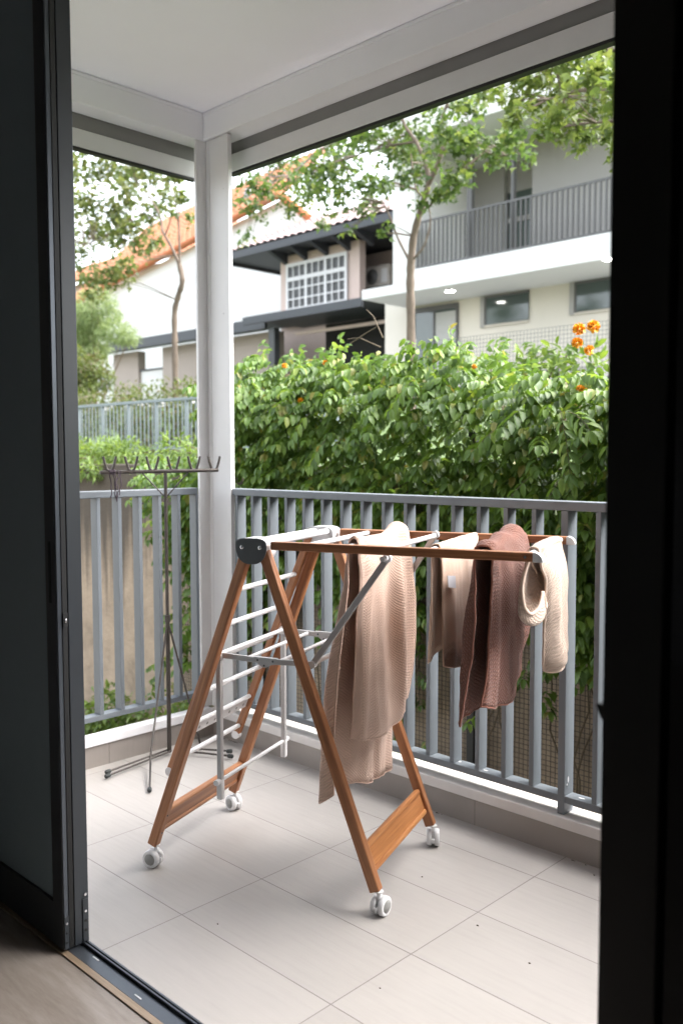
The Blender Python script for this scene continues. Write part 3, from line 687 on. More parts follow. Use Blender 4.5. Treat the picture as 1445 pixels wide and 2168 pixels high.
for a_, dr in ((fA[0], fA[0]-bp_), (fA[1], fA[1]-bp_), (fB[0], fB[0]-bp_), (fB[1], fB[1]-bp_), (fC, fC-kn)):
    dr = Vector((dr.x, dr.y, 0)).normalized()
    MB().lathe(a_-bp_-dr*.022, dr, [(0, .006), (.003, .0085), (.022, .009), (.026, .006)], 10).build('rubber_foot', M_rub, st)
sp_ = bz-bd*.235
sg = MB(); r2 = random.Random(3)
for q in range(5):
    pts = [sp_+bd*.012*q+Vector((.006, -.006, .006))]
    for kk in range(9): pts.append(pts[-1]+Vector((r2.uniform(-.006, .006), r2.uniform(-.006, .006), -r2.uniform(.005, .02))))
    sg.tube(pts, .0024, 5)
for q in range(4): sg.tube([sp_+bd*(.006*q)+Vector((.0095*math.cos(a*.9), -.0095*math.cos(a*.9)*.3, .0095*math.sin(a*.9))) for a in range(8)], .0034, 5)
sg.build('string', M_string, st)

# =================================================================== OUTSIDE: ground, walls, greenery
M_soil = simple('soil', (.12, .10, .06), .95, var=.4, scale=5, bump=.5, bscale=40)
M_lawn = simple('grass_ground', (.07, .11, .03), .95, var=.4, scale=6, bump=.5, bscale=30)
struct(MB().box((-30, 2.66, -1.2), (14, 4.15, -.95)).build('ground', M_soil))
g = MB(); xs = [-120, -60, -40, -25, -14, -6, 2, 14, 60]; ys = [4.2, 5.5, 7.5, 9, 13, 16, 24, 60, 400]; zs = [1.22, 1.28, 1.35, 1.5, 2.5, 3.0, 3.0, 3.2, 3.2]
gv = [(x, y, z) for y, z in zip(ys, zs) for x in xs]; nx_ = len(xs)
g.add(gv, [(j*nx_+i, j*nx_+i+1, (j+1)*nx_+i+1, (j+1)*nx_+i) for j in range(len(ys)-1) for i in range(nx_-1)])
struct(g.build('terrace_ground', M_lawn))
struct(MB().prism([(-120, 13.2, 2.56), (30, 13.2, 2.56), (30, 16, 3.03), (-120, 16, 3.03)], (0, 0, .02)).build('driveway', simple('driveway_paving', (.36, .345, .33), .9, var=.1, scale=2)))
struct(MB().box((-500, -400, -1.5), (400, 600, -1.25)).build('ground', M_soil))
M_wall = stained_mat('weathered_concrete', (.31, .24, .17), (.075, .06, .044), 1.24)
tag(MB().box((-30, 4.15, -1.2), (14, 4.35, 1.24)).build('retaining_wall', M_wall, None, .01), 'weathered tan concrete retaining wall with dark stains beyond the railing', 'wall')

def leaf(mb, p, d, n_, L, W, fold=.25):
    """one folded pointed leaf: two halves"""
    d = d.normalized(); n_ = (n_-d*n_.dot(d)).normalized(); s = d.cross(n_)
    a = p; e = p+d*L-n_*L*.16; m1 = p+d*L*.33+n_*L*.03; m2 = p+d*L*.74-n_*L*.04
    up = n_*W*fold
    mb.add([a, m1+s*W*.5+up, m2+s*W*.42+up*.6, e, m2, m1, m2-s*W*.42+up*.6, m1-s*W*.5+up],
           [(0, 5, 1), (1, 5, 4, 2), (2, 4, 3), (0, 7, 5), (7, 6, 4, 5), (6, 3, 4)], True)
def rv(r=rng): return Vector((r.uniform(-1, 1), r.uniform(-1, 1), r.uniform(-1, 1)))
def frond(mb, st, p, d, n_, L, pairs, ll, lw):
    """pinnate frond: arching rachis with paired leaflets that hang down on both sides"""
    d = d.normalized(); q = Vector(p); pts = [q.copy()]
    for i in range(pairs):
        d = (d+Vector((0, 0, -.16))).normalized(); q = q+d*(L/pairs); pts.append(q.copy())
        side = d.cross(n_).normalized(); nn = side.cross(d)
        k_ = .8+.3*math.sin(math.pi*(i+.8)/(pairs+.6))
        for s in (-1, 1):
            dd = (side*s*.8+d*.45+Vector((0, 0, -.6))+rv()*.14).normalized()
            leaf(mb, q, dd, (nn*.7+side*s*.75+rv()*.15), ll*k_, lw*k_)
    leaf(mb, q, (d+Vector((0, 0, -.4))), nn, ll, lw)
    if st is not None: st.tube(pts, .0016, 4, False)

# ---- creeper on mesh fence
M_creep = leaf_mat('creeper_leaves', [(0, (.055, .108, .02)), (.4, (.098, .178, .034)), (.8, (.145, .235, .046)), (.94, (.21, .30, .06)), (1, (.25, .22, .06))], .40, .46, .45)
M_stem = simple('creeper_stems', (.10, .075, .045), .8)
M_orange = simple('orange_petals', (.92, .43, .02), .6, var=.2, scale=30)
cr_ = empty('climbing_plant', (-3.4, 3.9, -.95), 0, 'dense green creeper with pinnate leaves covering the mesh fence', 'climbing plant')
co = Vector((-3.4, 3.9, -.95))
r1 = random.Random(21)
fol = MB(); stm = MB()
def ztop(x): return 1.80+.10*math.sin(x*1.3+.6)+.06*math.sin(x*3.7)+.05*math.sin(x*8.1)+.02*max(0, x+2)
cnt = 0
while cnt < 6200:
    x = r1.uniform(-5.75, .8); zt_ = ztop(x); z = r1.uniform(-.9, zt_)
    dens = 1.0 if z > .85 else max(.10, (z+.35)/1.25)**1.35
    if x < -4.72 and z > 1.3: continue
    if x < -5.15:
        dens = (.75 if z > .5 else .35)*max(0, min(1, (x+5.75)/.45))
    nz = noise.noise(Vector((x*1.6, z*1.6, 3.3)))
    dens *= (.8+.8*nz) if z > .85 else (.6+1.5*nz)
    if r1.random() > dens: continue
    dp = r1.random()**.7
    bul = .14+.30*max(0, min(1, (z-.4)/1.2))+.14*noise.noise(Vector((x*2.2, z*2.2, 9)))
    y = 4.05-dp*bul
    if z > zt_-.16: y += r1.uniform(-.02, .28)
    az = r1.gauss(-1.57, .95)
    d = Vector((math.cos(az), math.sin(az), r1.uniform(-.15, .4)))
    s_ = r1.uniform(.75, 1.25)
    frond(fol, None, Vector((x, y, z))-co, d, Vector((r1.uniform(-.3, .3), -.25, 1)), r1.uniform(.09, .17)*s_, r1.choice((3, 4, 4, 5)), .060*s_, .030*s_); cnt += 1
# upright young shoots along the top
for i in range(200):
    x = r1.uniform(-4.6, .8); y = r1.uniform(3.7, 4.25); z = ztop(x)-.05
    d = Vector((r1.uniform(-.8, .8), r1.uniform(-.6, .3), r1.uniform(.25, .8)))
    frond(fol, None, Vector((x, y, z))-co, d, Vector((r1.uniform(-.5, .5), -.8, .5)), r1.uniform(.08, .2), r1.choice((3, 4, 5)), .052, .028)
# big fronds that stand out near the right end
for px, py, dx, dz, L_ in ((1185, 870, .5, -.9, .30), (1240, 960, -.7, -.5, .30), (1120, 1010, -.6, -.5, .16), (1220, 1010, -.4, -.9, .16), (1060, 900, -.7, -.4, .16), (690, 930, -.6, -.7, .17), (660, 870, -.7, -.6, .2), (880, 800, -.6, -.5, .2), (1200, 870, .7, -.1, .2)):
    p = at_y(px, py, 3.55); frond(fol, stm, p-co, Vector((dx, -.35, dz)), Vector((-.1, -.75, .6)), L_, 6 if L_ > .2 else 4, .075, .030)
fol.build('foliage', M_creep, cr_)
for i in range(46):
    x = r1.uniform(-5.6, .7); pts = [Vector((x, 4.09, -.95))]
    while pts[-1].z < ztop(x)-.25: pts.append(pts[-1]+Vector((r1.uniform(-.06, .06), r1.uniform(-.012, .008), r1.uniform(.08, .16))))
    stm.tube([p-co for p in pts], [.006-.004*i_/len(pts) for i_ in range(len(pts))], 5, False)
# arching twigs above the hedge
for a_, b_, c_ in (((730, 735), (775, 705), (800, 690)), ((810, 715), (790, 670), (775, 655)), ((805, 735), (760, 715), (735, 718))):
    stm.tube([at_y(*q, 4.05)-co for q in (a_, b_, c_)], [.004, .003, .002], 5)
stm.build('stems', M_stem, cr_)
def flower(px, py, r, Y=3.72):
    p = at_y(px, py, Y)-co; mb = MB()
    for k_ in range(60):
        d = Vector((rng.gauss(0, 1), rng.gauss(0, 1)-.3, rng.gauss(0, .7)+.25)).normalized()
        leaf(mb, p+d*r*.35, (d+rv()*.5), rv(), r*.75, r*.6, .3)
    mb.build('flower', M_orange, cr_)
for px, py, r in ((1225, 697, .030), (1255, 692, .030), (1221, 726, .026), (1247, 742, .024), (1233, 826, .020), (1226, 822, .016), (637, 848, .020), (1003, 777, .014), (602, 775, .018), (688, 768, .016)): flower(px, py, r)

# ---- mesh fence behind the creeper
M_mesh = simple('fence_wire', (.045, .04, .035), .7); M_postk = simple('black_post', (.012, .012, .012), .5)
mf = empty('mesh_fence', (-2.6, 4.1, -.95), 0, 'fine wire mesh fence with black posts under the green creeper', 'fence')
mb = MB(); st_ = .028
def wire(mb, lo, hi): mb.box(lo, hi)
x = -3.2
while x < 3.4: wire(mb, (x-.0014, -.0012, .1), (x+.0014, .0012, 1.9)); x += st_
z = .1
while z < 1.9: wire(mb, (-3.2, .0014, z-.0014), (3.4, .0034, z+.0014)); z += st_
mb.build('netting', M_mesh, mf)
for px in (1003, 560, 1420):
    X = at_y(px, 1600, 4.1).x; MB().box((X+2.6-.025, -.045, 0), (X+2.6+.025, -.004, 2.5)).build('post', M_postk, mf, .003)
# far wire fence just above the hedge on the right
M_wire2 = simple('grey_fence_wire', (.07, .075, .08), .6)
wf = empty('wire_fence', (-6, 9.5, 1.6), 0, 'grey wire garden fence in front of the modern white house', 'fence')
mb = MB(); a_ = at_y(875, 742, 9.5); b_ = at_y(1288, 690, 9.5); X0, X1 = a_.x+6, b_.x+6; zt_ = a_.z+.1-1.6
x = X0
while x < X1+1: mb.box((x-.002, -.002, 0), (x+.002, .002, zt_)); x += .05
z = zt_
while z > zt_-.9: mb.box((X0, .0025, z-.002), (X1+1, .0065, z+.002)); z -= .05
mb.build('netting', M_wire2, wf)
for x in (X0, X1+.5): MB().box((x-.02, .007, 0), (x+.02, .047, zt_+.05)).build('post', M_wire2, wf)

# ---- upper metal fence on the terrace
uf = empty('metal_fence', (-11, 7, 1.35), 0, 'pale grey metal fence on the upper terrace behind the retaining wall', 'fence')
M_rail2 = simple('pale_rail_paint', (.17, .20, .215), .5, var=.04)
MB().box((-3.5, -.025, .69), (4.6, .025, .73)).build('top_rail', M_rail2, uf, .004)
MB().box((-3.5, -.02, .05), (4.6, .02, .08)).build('bottom_rail', M_rail2, uf)
bb = None; i = 0; x = -3.45
while x < 4.55:
    if i % 7 == 0: MB().box((x-.022, -.022, -.15), (x+.022, .022, .689)).build('post', M_rail2, uf)
    else:
        if bb is None: bb = MB().box((-.009, -.006, .081), (.009, .006, .689)).build('baluster', M_rail2, uf); bb.location = (x, 0, 0)
        else: copy_to(bb, uf, (x, 0, 0))
    x += .0985; i += 1

# ---- shrubs: leaf clouds
def cloud(mb, blobs, n, L, W, r, shape=None, up=.4, out=.7):
    tot = sum(b[1]*b[2]*b[3] for b in blobs) if False else sum(b[1]**2 for b in blobs)
    for c, rad, sc in [(b[0], b[1], b[2] if len(b) > 2 else (1, 1, 1)) for b in blobs]:
        k_ = int(n*rad*rad/tot)
        for i in range(k_):
            d = Vector((r.gauss(0, 1), r.gauss(0, 1), r.gauss(0, 1))).normalized(); q = d*rad*r.random()**.45
            p = Vector(c)+Vector((q.x*sc[0], q.y*sc[1], q.z*sc[2]))
            s = r.uniform(.7, 1.25)
            leaf(mb, p, (d*out+rv(r)*.8+Vector((0, 0, -.25))), Vector((r.uniform(-.6, .6), r.uniform(-.7, .4), up+r.random()*.6)), L*s, W*s)
M_shrub = leaf_mat('shrub_leaves', [(0, (.06, .11, .02)), (.5, (.12, .19, .035)), (1, (.20, .28, .06))], .35, .5)
M_hedge = leaf_mat('hedge_leaves', [(0, (.05, .07, .018)), (.45, (.095, .125, .03)), (.8, (.13, .165, .045)), (1, (.15, .11, .05))], .35, .55)
M_bamb = leaf_mat('bamboo_leaves', [(0, (.10, .15, .05)), (.5, (.16, .22, .08)), (1, (.25, .31, .13))], .4, .55)
M_twig = simple('twigs', (.14, .10, .06), .85)
def shrub(name, label, cat, base, blobs, n, L, W, mat, seed, group=None, stems=5, **kw):
    e = empty(name, base, 0, label, cat, group); r = random.Random(seed); b0 = Vector(base)
    mb = MB(); cloud(mb, [(Vector(b[0])-b0,)+tuple(b[1:]) for b in blobs], n, L, W, r, **kw); mb.build('foliage', mat, e)
    ts = MB()
    for i in range(stems):
        b = r.choice(blobs); t_ = Vector(b[0])-b0+Vector((r.uniform(-.5, .5), r.uniform(-.5, .5), r.uniform(-.2, .6)))*b[1]
        ts.tube([(r.uniform(-.08, .08), r.uniform(-.05, .05), -.03), t_*.5+Vector((r.uniform(-.03, .03), 0, .02)), t_], [.012, .008, .004], 5)
    ts.build('stem', M_twig, e); return e
r5 = random.Random(55)
# terrace edge planting, left of the column (trailing over the wall)
bl_ = [(Vector((-8.6+.30*i, 4.42+r5.uniform(-.12, .25), 1.30+r5.uniform(-.03, .10))), r5.uniform(.13, .24), (1.3, 1, .7)) for i in range(7)]
bl_ += [(Vector((-8.3+.42*i+r5.uniform(-.1, .1), 4.10, 1.20+r5.uniform(-.04, .03))), r5.uniform(.08, .13), (1.5, .6, .8)) for i in range(4)]
shrub('trailing_shrub', 'bright green low shrub trailing along the top of the retaining wall', 'shrub', (-7.6, 4.55, 1.24), bl_, 3000, .06, .017, M_shrub, 11, stems=8)
bl_ = [(Vector((-6.35+.3*i, 4.55+r5.uniform(-.1, .2), 1.32+r5.uniform(-.03, .05))), .17, (1.2, 1, .8)) for i in range(4)]
shrub('trailing_shrub', 'thin grassy shrub on the wall top beside the white column', 'shrub', (-5.9, 4.6, 1.24), bl_, 650, .075, .018, M_shrub, 12)
# hedge behind the upper fence
bl_ = [(Vector((-14.6+.42*i, 7.6+r5.uniform(-.1, .15), 1.95+r5.uniform(-.08, .1))), .42, (1, .8, 1.15)) for i in range(17)]
shrub('hedge', 'olive green hedge growing behind the pale upper fence', 'hedge', (-11.2, 7.6, 1.36), bl_, 9000, .075, .028, M_hedge, 13, stems=40)
# foot of the retaining wall
p = at_y(235, 1500, 3.85)
shrub('shrub', 'small bright green shrub at the foot of the stained wall, seen through the end railing', 'shrub', (p.x, 3.85, -.95), [(p+Vector((0, 0, -.02)), .22), (p+Vector((.15, 0, -.12)), .2), (p+Vector((-.2, -.1, -.2)), .2)], 900, .07, .028, M_shrub, 14)
p = at_y(395, 1500, 3.7)
shrub('shrub', 'low green plants at the wall foot behind the corner column', 'shrub', (p.x, 3.7, -.95), [(p+Vector((-.35, 0, -.1)), .2), (p+Vector((0, 0, -.15)), .22), (p+Vector((.3, 0, -.2)), .2), (p+Vector((.75, 0, -.3)), .22)], 900, .06, .026, M_shrub, 15)
p = at_y(215, 672, 13); q_ = at_y(180, 640, 13)
shrub('bamboo', 'feathery pale green bamboo clump at the far left in front of the white gable', 'bamboo', (p.x-.3, 13, 2.5), [(at_y(205, 655, 13), .62, (1, 1, .9)), (at_y(165, 690, 13), .7), (at_y(245, 700, 13), .42, (1.3, 1, .7)), (at_y(190, 720, 13), .6), (at_y(270, 715, 13), .25, (1.4, 1, .5))], 5200, .22, .024, M_bamb, 16, stems=14, up=.3)
p = at_y(190, 785, 11)
shrub('shrub', 'dark leafy bush below the left end of the carport roof', 'shrub', (p.x, 11, 1.9), [(at_y(185, 780, 11), .5), (at_y(215, 800, 11), .35), (at_y(165, 800, 11), .45)], 1500, .12, .05, M_hedge, 17)
# young green shoots in front of the modern house
for px, py, lb in ((1095, 720, 'leafy yellow green shrub tips below the first square window'), (1180, 715, 'leafy shrub tips beside the orange flowers under the second square window')):
    p = at_y(px, py, 5.2)
    shrub('shrub', lb, 'shrub', (p.x, 5.2, 1.26), [(p+Vector((0, 0, -.17)), .15), (p+Vector((.2, 0, -.2)), .14), (p+Vector((-.2, 0, -.22)), .13)], 200, .09, .032, M_shrub, int(px), up=.2)

# ---- trees
M_bark = simple('bark', (.125, .095, .072), .9, var=.3, scale=14, bump=.5, bscale=60, stretch=(1, 1, .35))
M_tree = leaf_mat('tree_leaves', [(0, (.042, .08, .022)), (.5, (.075, .125, .032)), (.85, (.11, .165, .042)), (1, (.17, .21, .055))], .45, .5)
M_treey = leaf_mat('tree_leaves_sunny', [(0, (.065, .105, .025)), (.5, (.11, .155, .038)), (1, (.17, .205, .06))], .45, .5)
M_treel = leaf_mat('tree_leaves_pale', [(0, (.065, .10, .03)), (.5, (.11, .15, .045)), (1, (.19, .20, .075))], .45, .5)
def star_leaf(mb, p, d, n_, L, W):
    d = d.normalized(); n_ = (n_-d*n_.dot(d)).normalized(); s = d.cross(n_)
    P = [(0, 0), (.12, .42), (.38, .50), (.42, .22), (1, .0), (.42, -.22), (.38, -.50), (.12, -.42)]
    b = len(mb.v); vs = [p+d*(a*L)+s*(c*W)+n_*(abs(c)*W*.22-a*a*L*.12) for a, c in P]
    mb.add(vs+[p+d*L*.36], [(0, 1, 8), (1, 2, 8), (2, 3, 8), (3, 4, 8), (4, 5, 8), (5, 6, 8), (6, 7, 8), (7, 0, 8)], False)
def tree(label, base, branches, blobs, Y, n, L, mat, seed, dy=.7, twigs=True):
    b0 = Vector(base); e = empty('tree', base, 0, label, 'tree'); r = random.Random(seed)
    tk = MB()
    nodes = []
    for pts, rad in branches:
        P = []
        for q in pts:
            if len(q) == 2: P.append(at_y(q[0], q[1], Y))
            elif len(q) == 3 and isinstance(q[2], str): P.append(at_y(q[0], q[1], Y+float(q[2])))
            else: P.append(Vector(q))
        D = spline(P, 6*(len(P)-1)); nodes += D
        tk.tube([p-b0 for p in D], [rad[0]+(rad[1]-rad[0])*i/(len(D)-1)+.08*rad[0]*math.sin(i*1.7) for i in range(len(D))], 8)
    cw = MB(); tw = tk; tot = sum(b[2]**2*(b[3] if len(b) > 3 else 1) for b in blobs)
    for b in blobs:
        px, py, pr = b[:3]; wgt = b[3] if len(b) > 3 else 1
        yy = Y+(b[4] if len(b) > 4 else r.uniform(-dy, dy))
        c0 = at_y(px, py, yy); rad = pr/F*((c0-CAM).dot(_d))
        k_ = int(n*pr*pr*wgt/tot)
        near = min(nodes, key=lambda q: (q-c0).length)
        tips = []
        for t_ in range(max(3, int(pr/9))):
            dd = Vector((r.gauss(0, 1), r.gauss(0, 1), r.gauss(0, .8))).normalized(); tip = c0+dd*rad*r.uniform(.25, .95); tips.append(tip)
            mid = near.lerp(tip, .55)+Vector((0, 0, .12*rad)); tw.tube([p-b0 for p in (near, mid, tip)], [.008, .005, .002], 4, False)
        for i in range(k_):
            tip = r.choice(tips); dd = rv(r)
            p = tip+Vector((r.gauss(0, 1), r.gauss(0, 1), r.gauss(0, .8)))*rad*.33
            s = r.uniform(.65, 1.2)
            star_leaf(cw, p-b0, Vector((r.uniform(-1, 1), r.uniform(-1, 1), r.uniform(-.9, .3))), Vector((r.uniform(-.8, .8), r.uniform(-.8, .5), .35+r.random())), L*s, L*.85*s)
    tk.build('trunk', M_bark, e)
    cw.build('crown', mat, e); return e
tree('slender forked tree behind the creeper in front of the modern white house', (-6.22, 7.5, 1.34),
     [([(-6.22, 7.5, 1.3), (869, 690), (868, 600), (869, 552)], (.050, .042)),
      ([(869, 560), (875, 500), (893, 435), (906, 388), (900, 345), (880, 300), (858, 268), (840, 225)], (.042, .012)),
      ([(905, 392), (925, 350), (938, 300), (935, 255), (948, 212), (960, 150)], (.028, .010)),
      ([(868, 556), (842, 505), (826, 462), (812, 430)], (.016, .007)),
      ([(872, 552), (897, 520), (910, 470), (905, 425)], (.013, .006)),
      ([(898, 420), (880, 400), (872, 350), (868, 320)], (.013, .006)),
      ([(880, 300), (820, 310), (750, 330), (660, 360), (560, 390)], (.014, .004)),
      ([(930, 320), (990, 310), (1060, 330), (1110, 310)], (.014, .004))],
     [(540, 400, 45), (520, 440, 32), (600, 375, 55), (670, 370, 60), (735, 345, 60), (770, 300, 50), (700, 420, 42), (620, 430, 38), (515, 500, 26, .6), (550, 470, 22, .5), (800, 390, 45), (830, 320, 50), (870, 300, 50), (950, 320, 50),
      (925, 420, 38), (830, 250, 40), (955, 250, 45), (1000, 290, 40), (1040, 325, 40), (970, 390, 40), (985, 355, 30), (1085, 300, 45), (1110, 330, 25), (810, 485, 20, .8), (690, 475, 24, .8), (735, 490, 18, .7), (640, 400, 40), (780, 420, 35), (900, 370, 40), (990, 240, 40), (860, 370, 32), (765, 440, 25, .7), (700, 300, 50), (800, 200, 60), (900, 180, 60), (980, 150, 60)],
     7.5, 5200, .082, M_tree, 31)
p0 = at_y(1420, 640, 6)
tree('leafy branches of a sunlit tree reaching in at the upper right', (p0.x, 6, 1.3),
     [([(p0.x, 6, 1.25), (1425, 640), (1410, 420), (1390, 300)], (.07, .05)), ([(1390, 300), (1320, 210), (1240, 190), (1160, 210)], (.03, .008)), ([(1390, 300), (1330, 130), (1260, 110), (1170, 130)], (.03, .008)), ([(1390, 300), (1320, 260), (1250, 260)], (.025, .008))],
     [(1115, 215, 40), (1150, 170, 45), (1180, 240, 45), (1215, 190, 55), (1255, 235, 50), (1270, 160, 50), (1210, 285, 35), (1240, 300, 28), (1090, 240, 30), (1060, 200, 28), (1285, 280, 30), (1120, 160, 40), (1180, 120, 45), (1250, 110, 45), (1340, 200, 70), (1330, 120, 70), (1350, 300, 60), (1030, 180, 30), (1150, 280, 28)],
     6, 2300, .078, M_treey, 33, dy=.5)
tree('slim crooked tree behind the upper fence, left of the column', (-11.97, 8.5, 1.42),
     [([(-11.97, 8.5, 1.36), (371, 800), (370, 720), (370, 660), (378, 625), (386, 595), (380, 560)], (.050, .040)),
      ([(381, 566), (366, 528), (345, 490), (338, 455), (315, 415), (290, 385), (280, 350)], (.026, .008)),
      ([(381, 566), (380, 520), (378, 470), (370, 420), (372, 370)], (.022, .008)),
      ([(350, 498), (362, 460), (360, 420)], (.012, .006)),
      ([(338, 455), (280, 470), (220, 500), (180, 520)], (.014, .005))],
     [(195, 355, 50), (250, 365, 50), (310, 365, 45), (350, 375, 32), (180, 430, 45, .8), (240, 430, 50), (310, 430, 42), (390, 410, 25, .7), (200, 500, 55, 1.2), (265, 500, 48, 1.2), (225, 560, 42), (280, 560, 30, .8), (185, 595, 34, .9), (320, 515, 28), (275, 595, 16, .6), (170, 540, 40, 1.2), (402, 465, 14, .7), (350, 435, 28, .7), (150, 400, 50), (140, 500, 60), (200, 300, 60), (300, 300, 60), (380, 330, 30, .7)],
     8.5, 5200, .11, M_treel, 35)

# =================================================================== HOUSES
M_hw = simple('house_white', (.66, .66, .655), .8, var=.02, scale=1.5)
M_hb = simple('house_beige', (.60, .565, .50), .8, var=.02, scale=1.5)
M_hg = simple('house_grey_shaded', (.30, .295, .285), .8, var=.02, scale=1.5)  # grey darkened to carry the roof overhang's shade on the upper walls
M_wg = simple('window_glass', (.045, .065, .06), .08, var=.1, scale=1.0, spec=.7)
M_wf = simple('window_frame_dark', (.09, .09, .09), .5)
M_lamp = emit_mat('downlight_glow', (1, .98, .92), 9)
mh = empty('modern_house', (-10.5, 16, 3), 0, 'modern white two storey house with balcony and dark slatted railing', 'house')
mo = Vector((-10.5, 16, 3))
def hb(nm, lo, hi, mt, par, org, bev=0): return MB().box(tuple(Vector(lo)-org), tuple(Vector(hi)-org)).build(nm, mt, par, bev)
hb('lower_wall', (-14.1, 16, 3), (-5, 16.3, 5.0), M_hb, mh, mo)
hb('lower_wall', (-14.1, 16.3, 3), (-13.9, 24, 5.0), M_hb, mh, mo)
hb('canopy_slab', (-13.46, 14.5, 4.72), (-5, 16.6, 4.93), M_hw, mh, mo, .01)
hb('balcony_edge', (-12.0, 14.52, 4.932), (-5, 14.9, 5.175), M_hw, mh, mo, .01)
hb('balcony_floor', (-12.0, 14.9, 4.95), (-5, 16.6, 5.10), M_hg, mh, mo)
hb('white_pier', (-12.6, 14.55, 4.933), (-12.002, 18, 7.66), M_hw, mh, mo)
hb('side_wall', (-12.6, 18, 5.0), (-12.3, 24, 7.66), M_hw, mh, mo)
hb('upper_wall', (-12.0, 16.6, 5.1), (-11.2, 16.9, 7.66), M_hg, mh, mo)
hb('upper_wall', (-10.05, 15.9, 5.1), (-5, 16.2, 7.66), M_hg, mh, mo)
hb('upper_wall', (-11.2, 16.75, 7.0), (-10.0, 16.9, 7.66), M_hg, mh, mo)
wn = hb('balcony_door', (-11.2, 16.72, 5.1), (-10.05, 16.76, 7.0), M_wg, mh, mo)
hb('frame', (-11.22, 16.68, 5.1), (-11.15, 16.8, 7.0), M_wf, wn, mo); hb('frame', (-11.15, 16.68, 6.35), (-10.06, 16.715, 6.45), M_hg, wn, mo)
hb('column', (-10.98, 14.95, 5.1), (-10.86, 15.05, 7.66), M_wf, mh, mo)
hb('column', (-9.93-.0, 14.95, 5.1), (-9.87, 15.05, 7.66), M_wf, mh, mo)
hb('roof', (-12.75, 14.1, 7.66), (-4.5, 25, 7.95), M_hw, mh, mo)
hb('roof_fascia', (-12.75, 14.0, 7.60), (-4.5, 14.09, 8.3), M_hw, mh, mo)
ra = hb('balcony_railing', (-12.0, 14.56, 6.10), (-5, 14.60, 6.14), M_wf, mh, mo)
hb('lower_rail', (-12.0, 14.56, 5.20), (-5, 14.60, 5.23), M_wf, ra, mo)
b0 = None
for i in range(64):
    X = -11.95+.1085*i
    if b0 is None: b0 = MB().box((-.014, -.02, 5.23-3), (.014, .02, 6.10-3)).build('baluster', M_wf, ra); b0.location = (X+10.5, 14.58-16, 0)
    else: copy_to(b0, ra, (X+10.5, 14.58-16, 0))
for x0, x1, z0, z1 in ((-11.33, -10.15, 4.05, 4.70), (-9.195, -7.9, 4.08, 4.715)):
    wi = hb('window', (x0+.12, 15.96, z0+.05), (x1, 15.99, z1), M_wg, mh, mo)
    hb('frame', (x0+.10, 15.95, z0+.03), (x0+.14, 15.995, z1), M_wf, wi, mo); hb('frame', (x0+.14, 15.95, z1-.05), (x1, 15.995, z1), M_wf, wi, mo)
    hb('reveal', (x0, 15.93, z0), (x0+.098, 15.998, z1), M_hg, wi, mo); hb('sill', (x0+.1, 15.93, z0-.0), (x1, 15.998, z0+.028), M_hb, wi, mo)
wi = hb('glass_door', (-13.2, 15.96, 3.2), (-11.95, 15.99, 4.66), M_wg, mh, mo)
for x in (-13.2, -12.62, -11.99): hb('frame', (x, 15.94, 3.2), (x+.05, 15.998, 4.66), M_wf, wi, mo)
hb('frame', (-13.15, 15.93, 4.55), (-12.0, 15.998, 4.66), M_wf, wi, mo)
hb('shade', (-12.55, 15.952, 3.2), (-12.0, 15.958, 4.5), simple('pale_curtain', (.4, .4, .39), .9), wi, mo)
for px, py in ((952, 617), (1287, 550)):
    p = at_z(px, py, 4.715); MB().lathe(Vector((p.x, p.y, 4.7195))-mo, (0, 0, -1), [(0, .095), (.006, .095), (.0065, .001)], 20).build('downlight', M_lamp, mh)

# pink house
M_pk = simple('pink_plaster', (.55, .45, .40), .85, var=.04, scale=2)
M_pkt = roof_mat('pink_tiles', (.36, .28, .27), .18, 6)
M_dk = simple('dark_eaves', (.045, .05, .058), .6)
M_wfw = simple('white_window_frame', (.62, .63, .63), .5)
M_wg2 = simple('grey_glass', (.045, .048, .048), .3, var=.3, scale=3, spec=.3)
ph = empty('pink_house', (-19, 19, 3), 0, 'pink plastered house with gridded white window and tiled hip roof', 'house'); po = Vector((-19, 19, 3))
hb('wall', (-21.1, 19, 3), (-17.72, 19.25, 7.5), M_pk, ph, po); hb('gable_side', (-21.1, 19.25, 3), (-20.8, 26, 7.5), M_pk, ph, po)
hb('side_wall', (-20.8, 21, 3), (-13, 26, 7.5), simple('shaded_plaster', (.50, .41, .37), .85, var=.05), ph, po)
hb('corner_pier', (-21.3, 19.3, 5.7), (-21.1, 19.8, 7.1), M_hw, ph, po)
x0, x1, z0, z1 = -20.72, -18.2, 5.82, 7.18
win = hb('window', (x0, 18.955, z0), (x1, 18.985, z1), M_wg2, ph, po)
fr = MB()
def fbx(lo, hi): fr.box(tuple(Vector(lo)-po), tuple(Vector(hi)-po))
for t_ in (0, 1/3, 2/3, 1): fbx((x0+(x1-x0)*t_-.045, 18.91, z0-.04), (x0+(x1-x0)*t_+.045, 18.953, z1+.04))
for t_ in [i/9 for i in range(1, 9) if i % 3]: fbx((x0+(x1-x0)*t_-.018, 18.915, z0), (x0+(x1-x0)*t_+.018, 18.95, z1))
for t_, h_ in ((0, .05), (.23, .02), (.46, .02), (.68, .06), (1, .05)): fbx((x0, 18.912, z0+(z1-z0)*t_-h_), (x1, 18.9525, z0+(z1-z0)*t_+h_))
fr.build('frame', M_wfw, win)
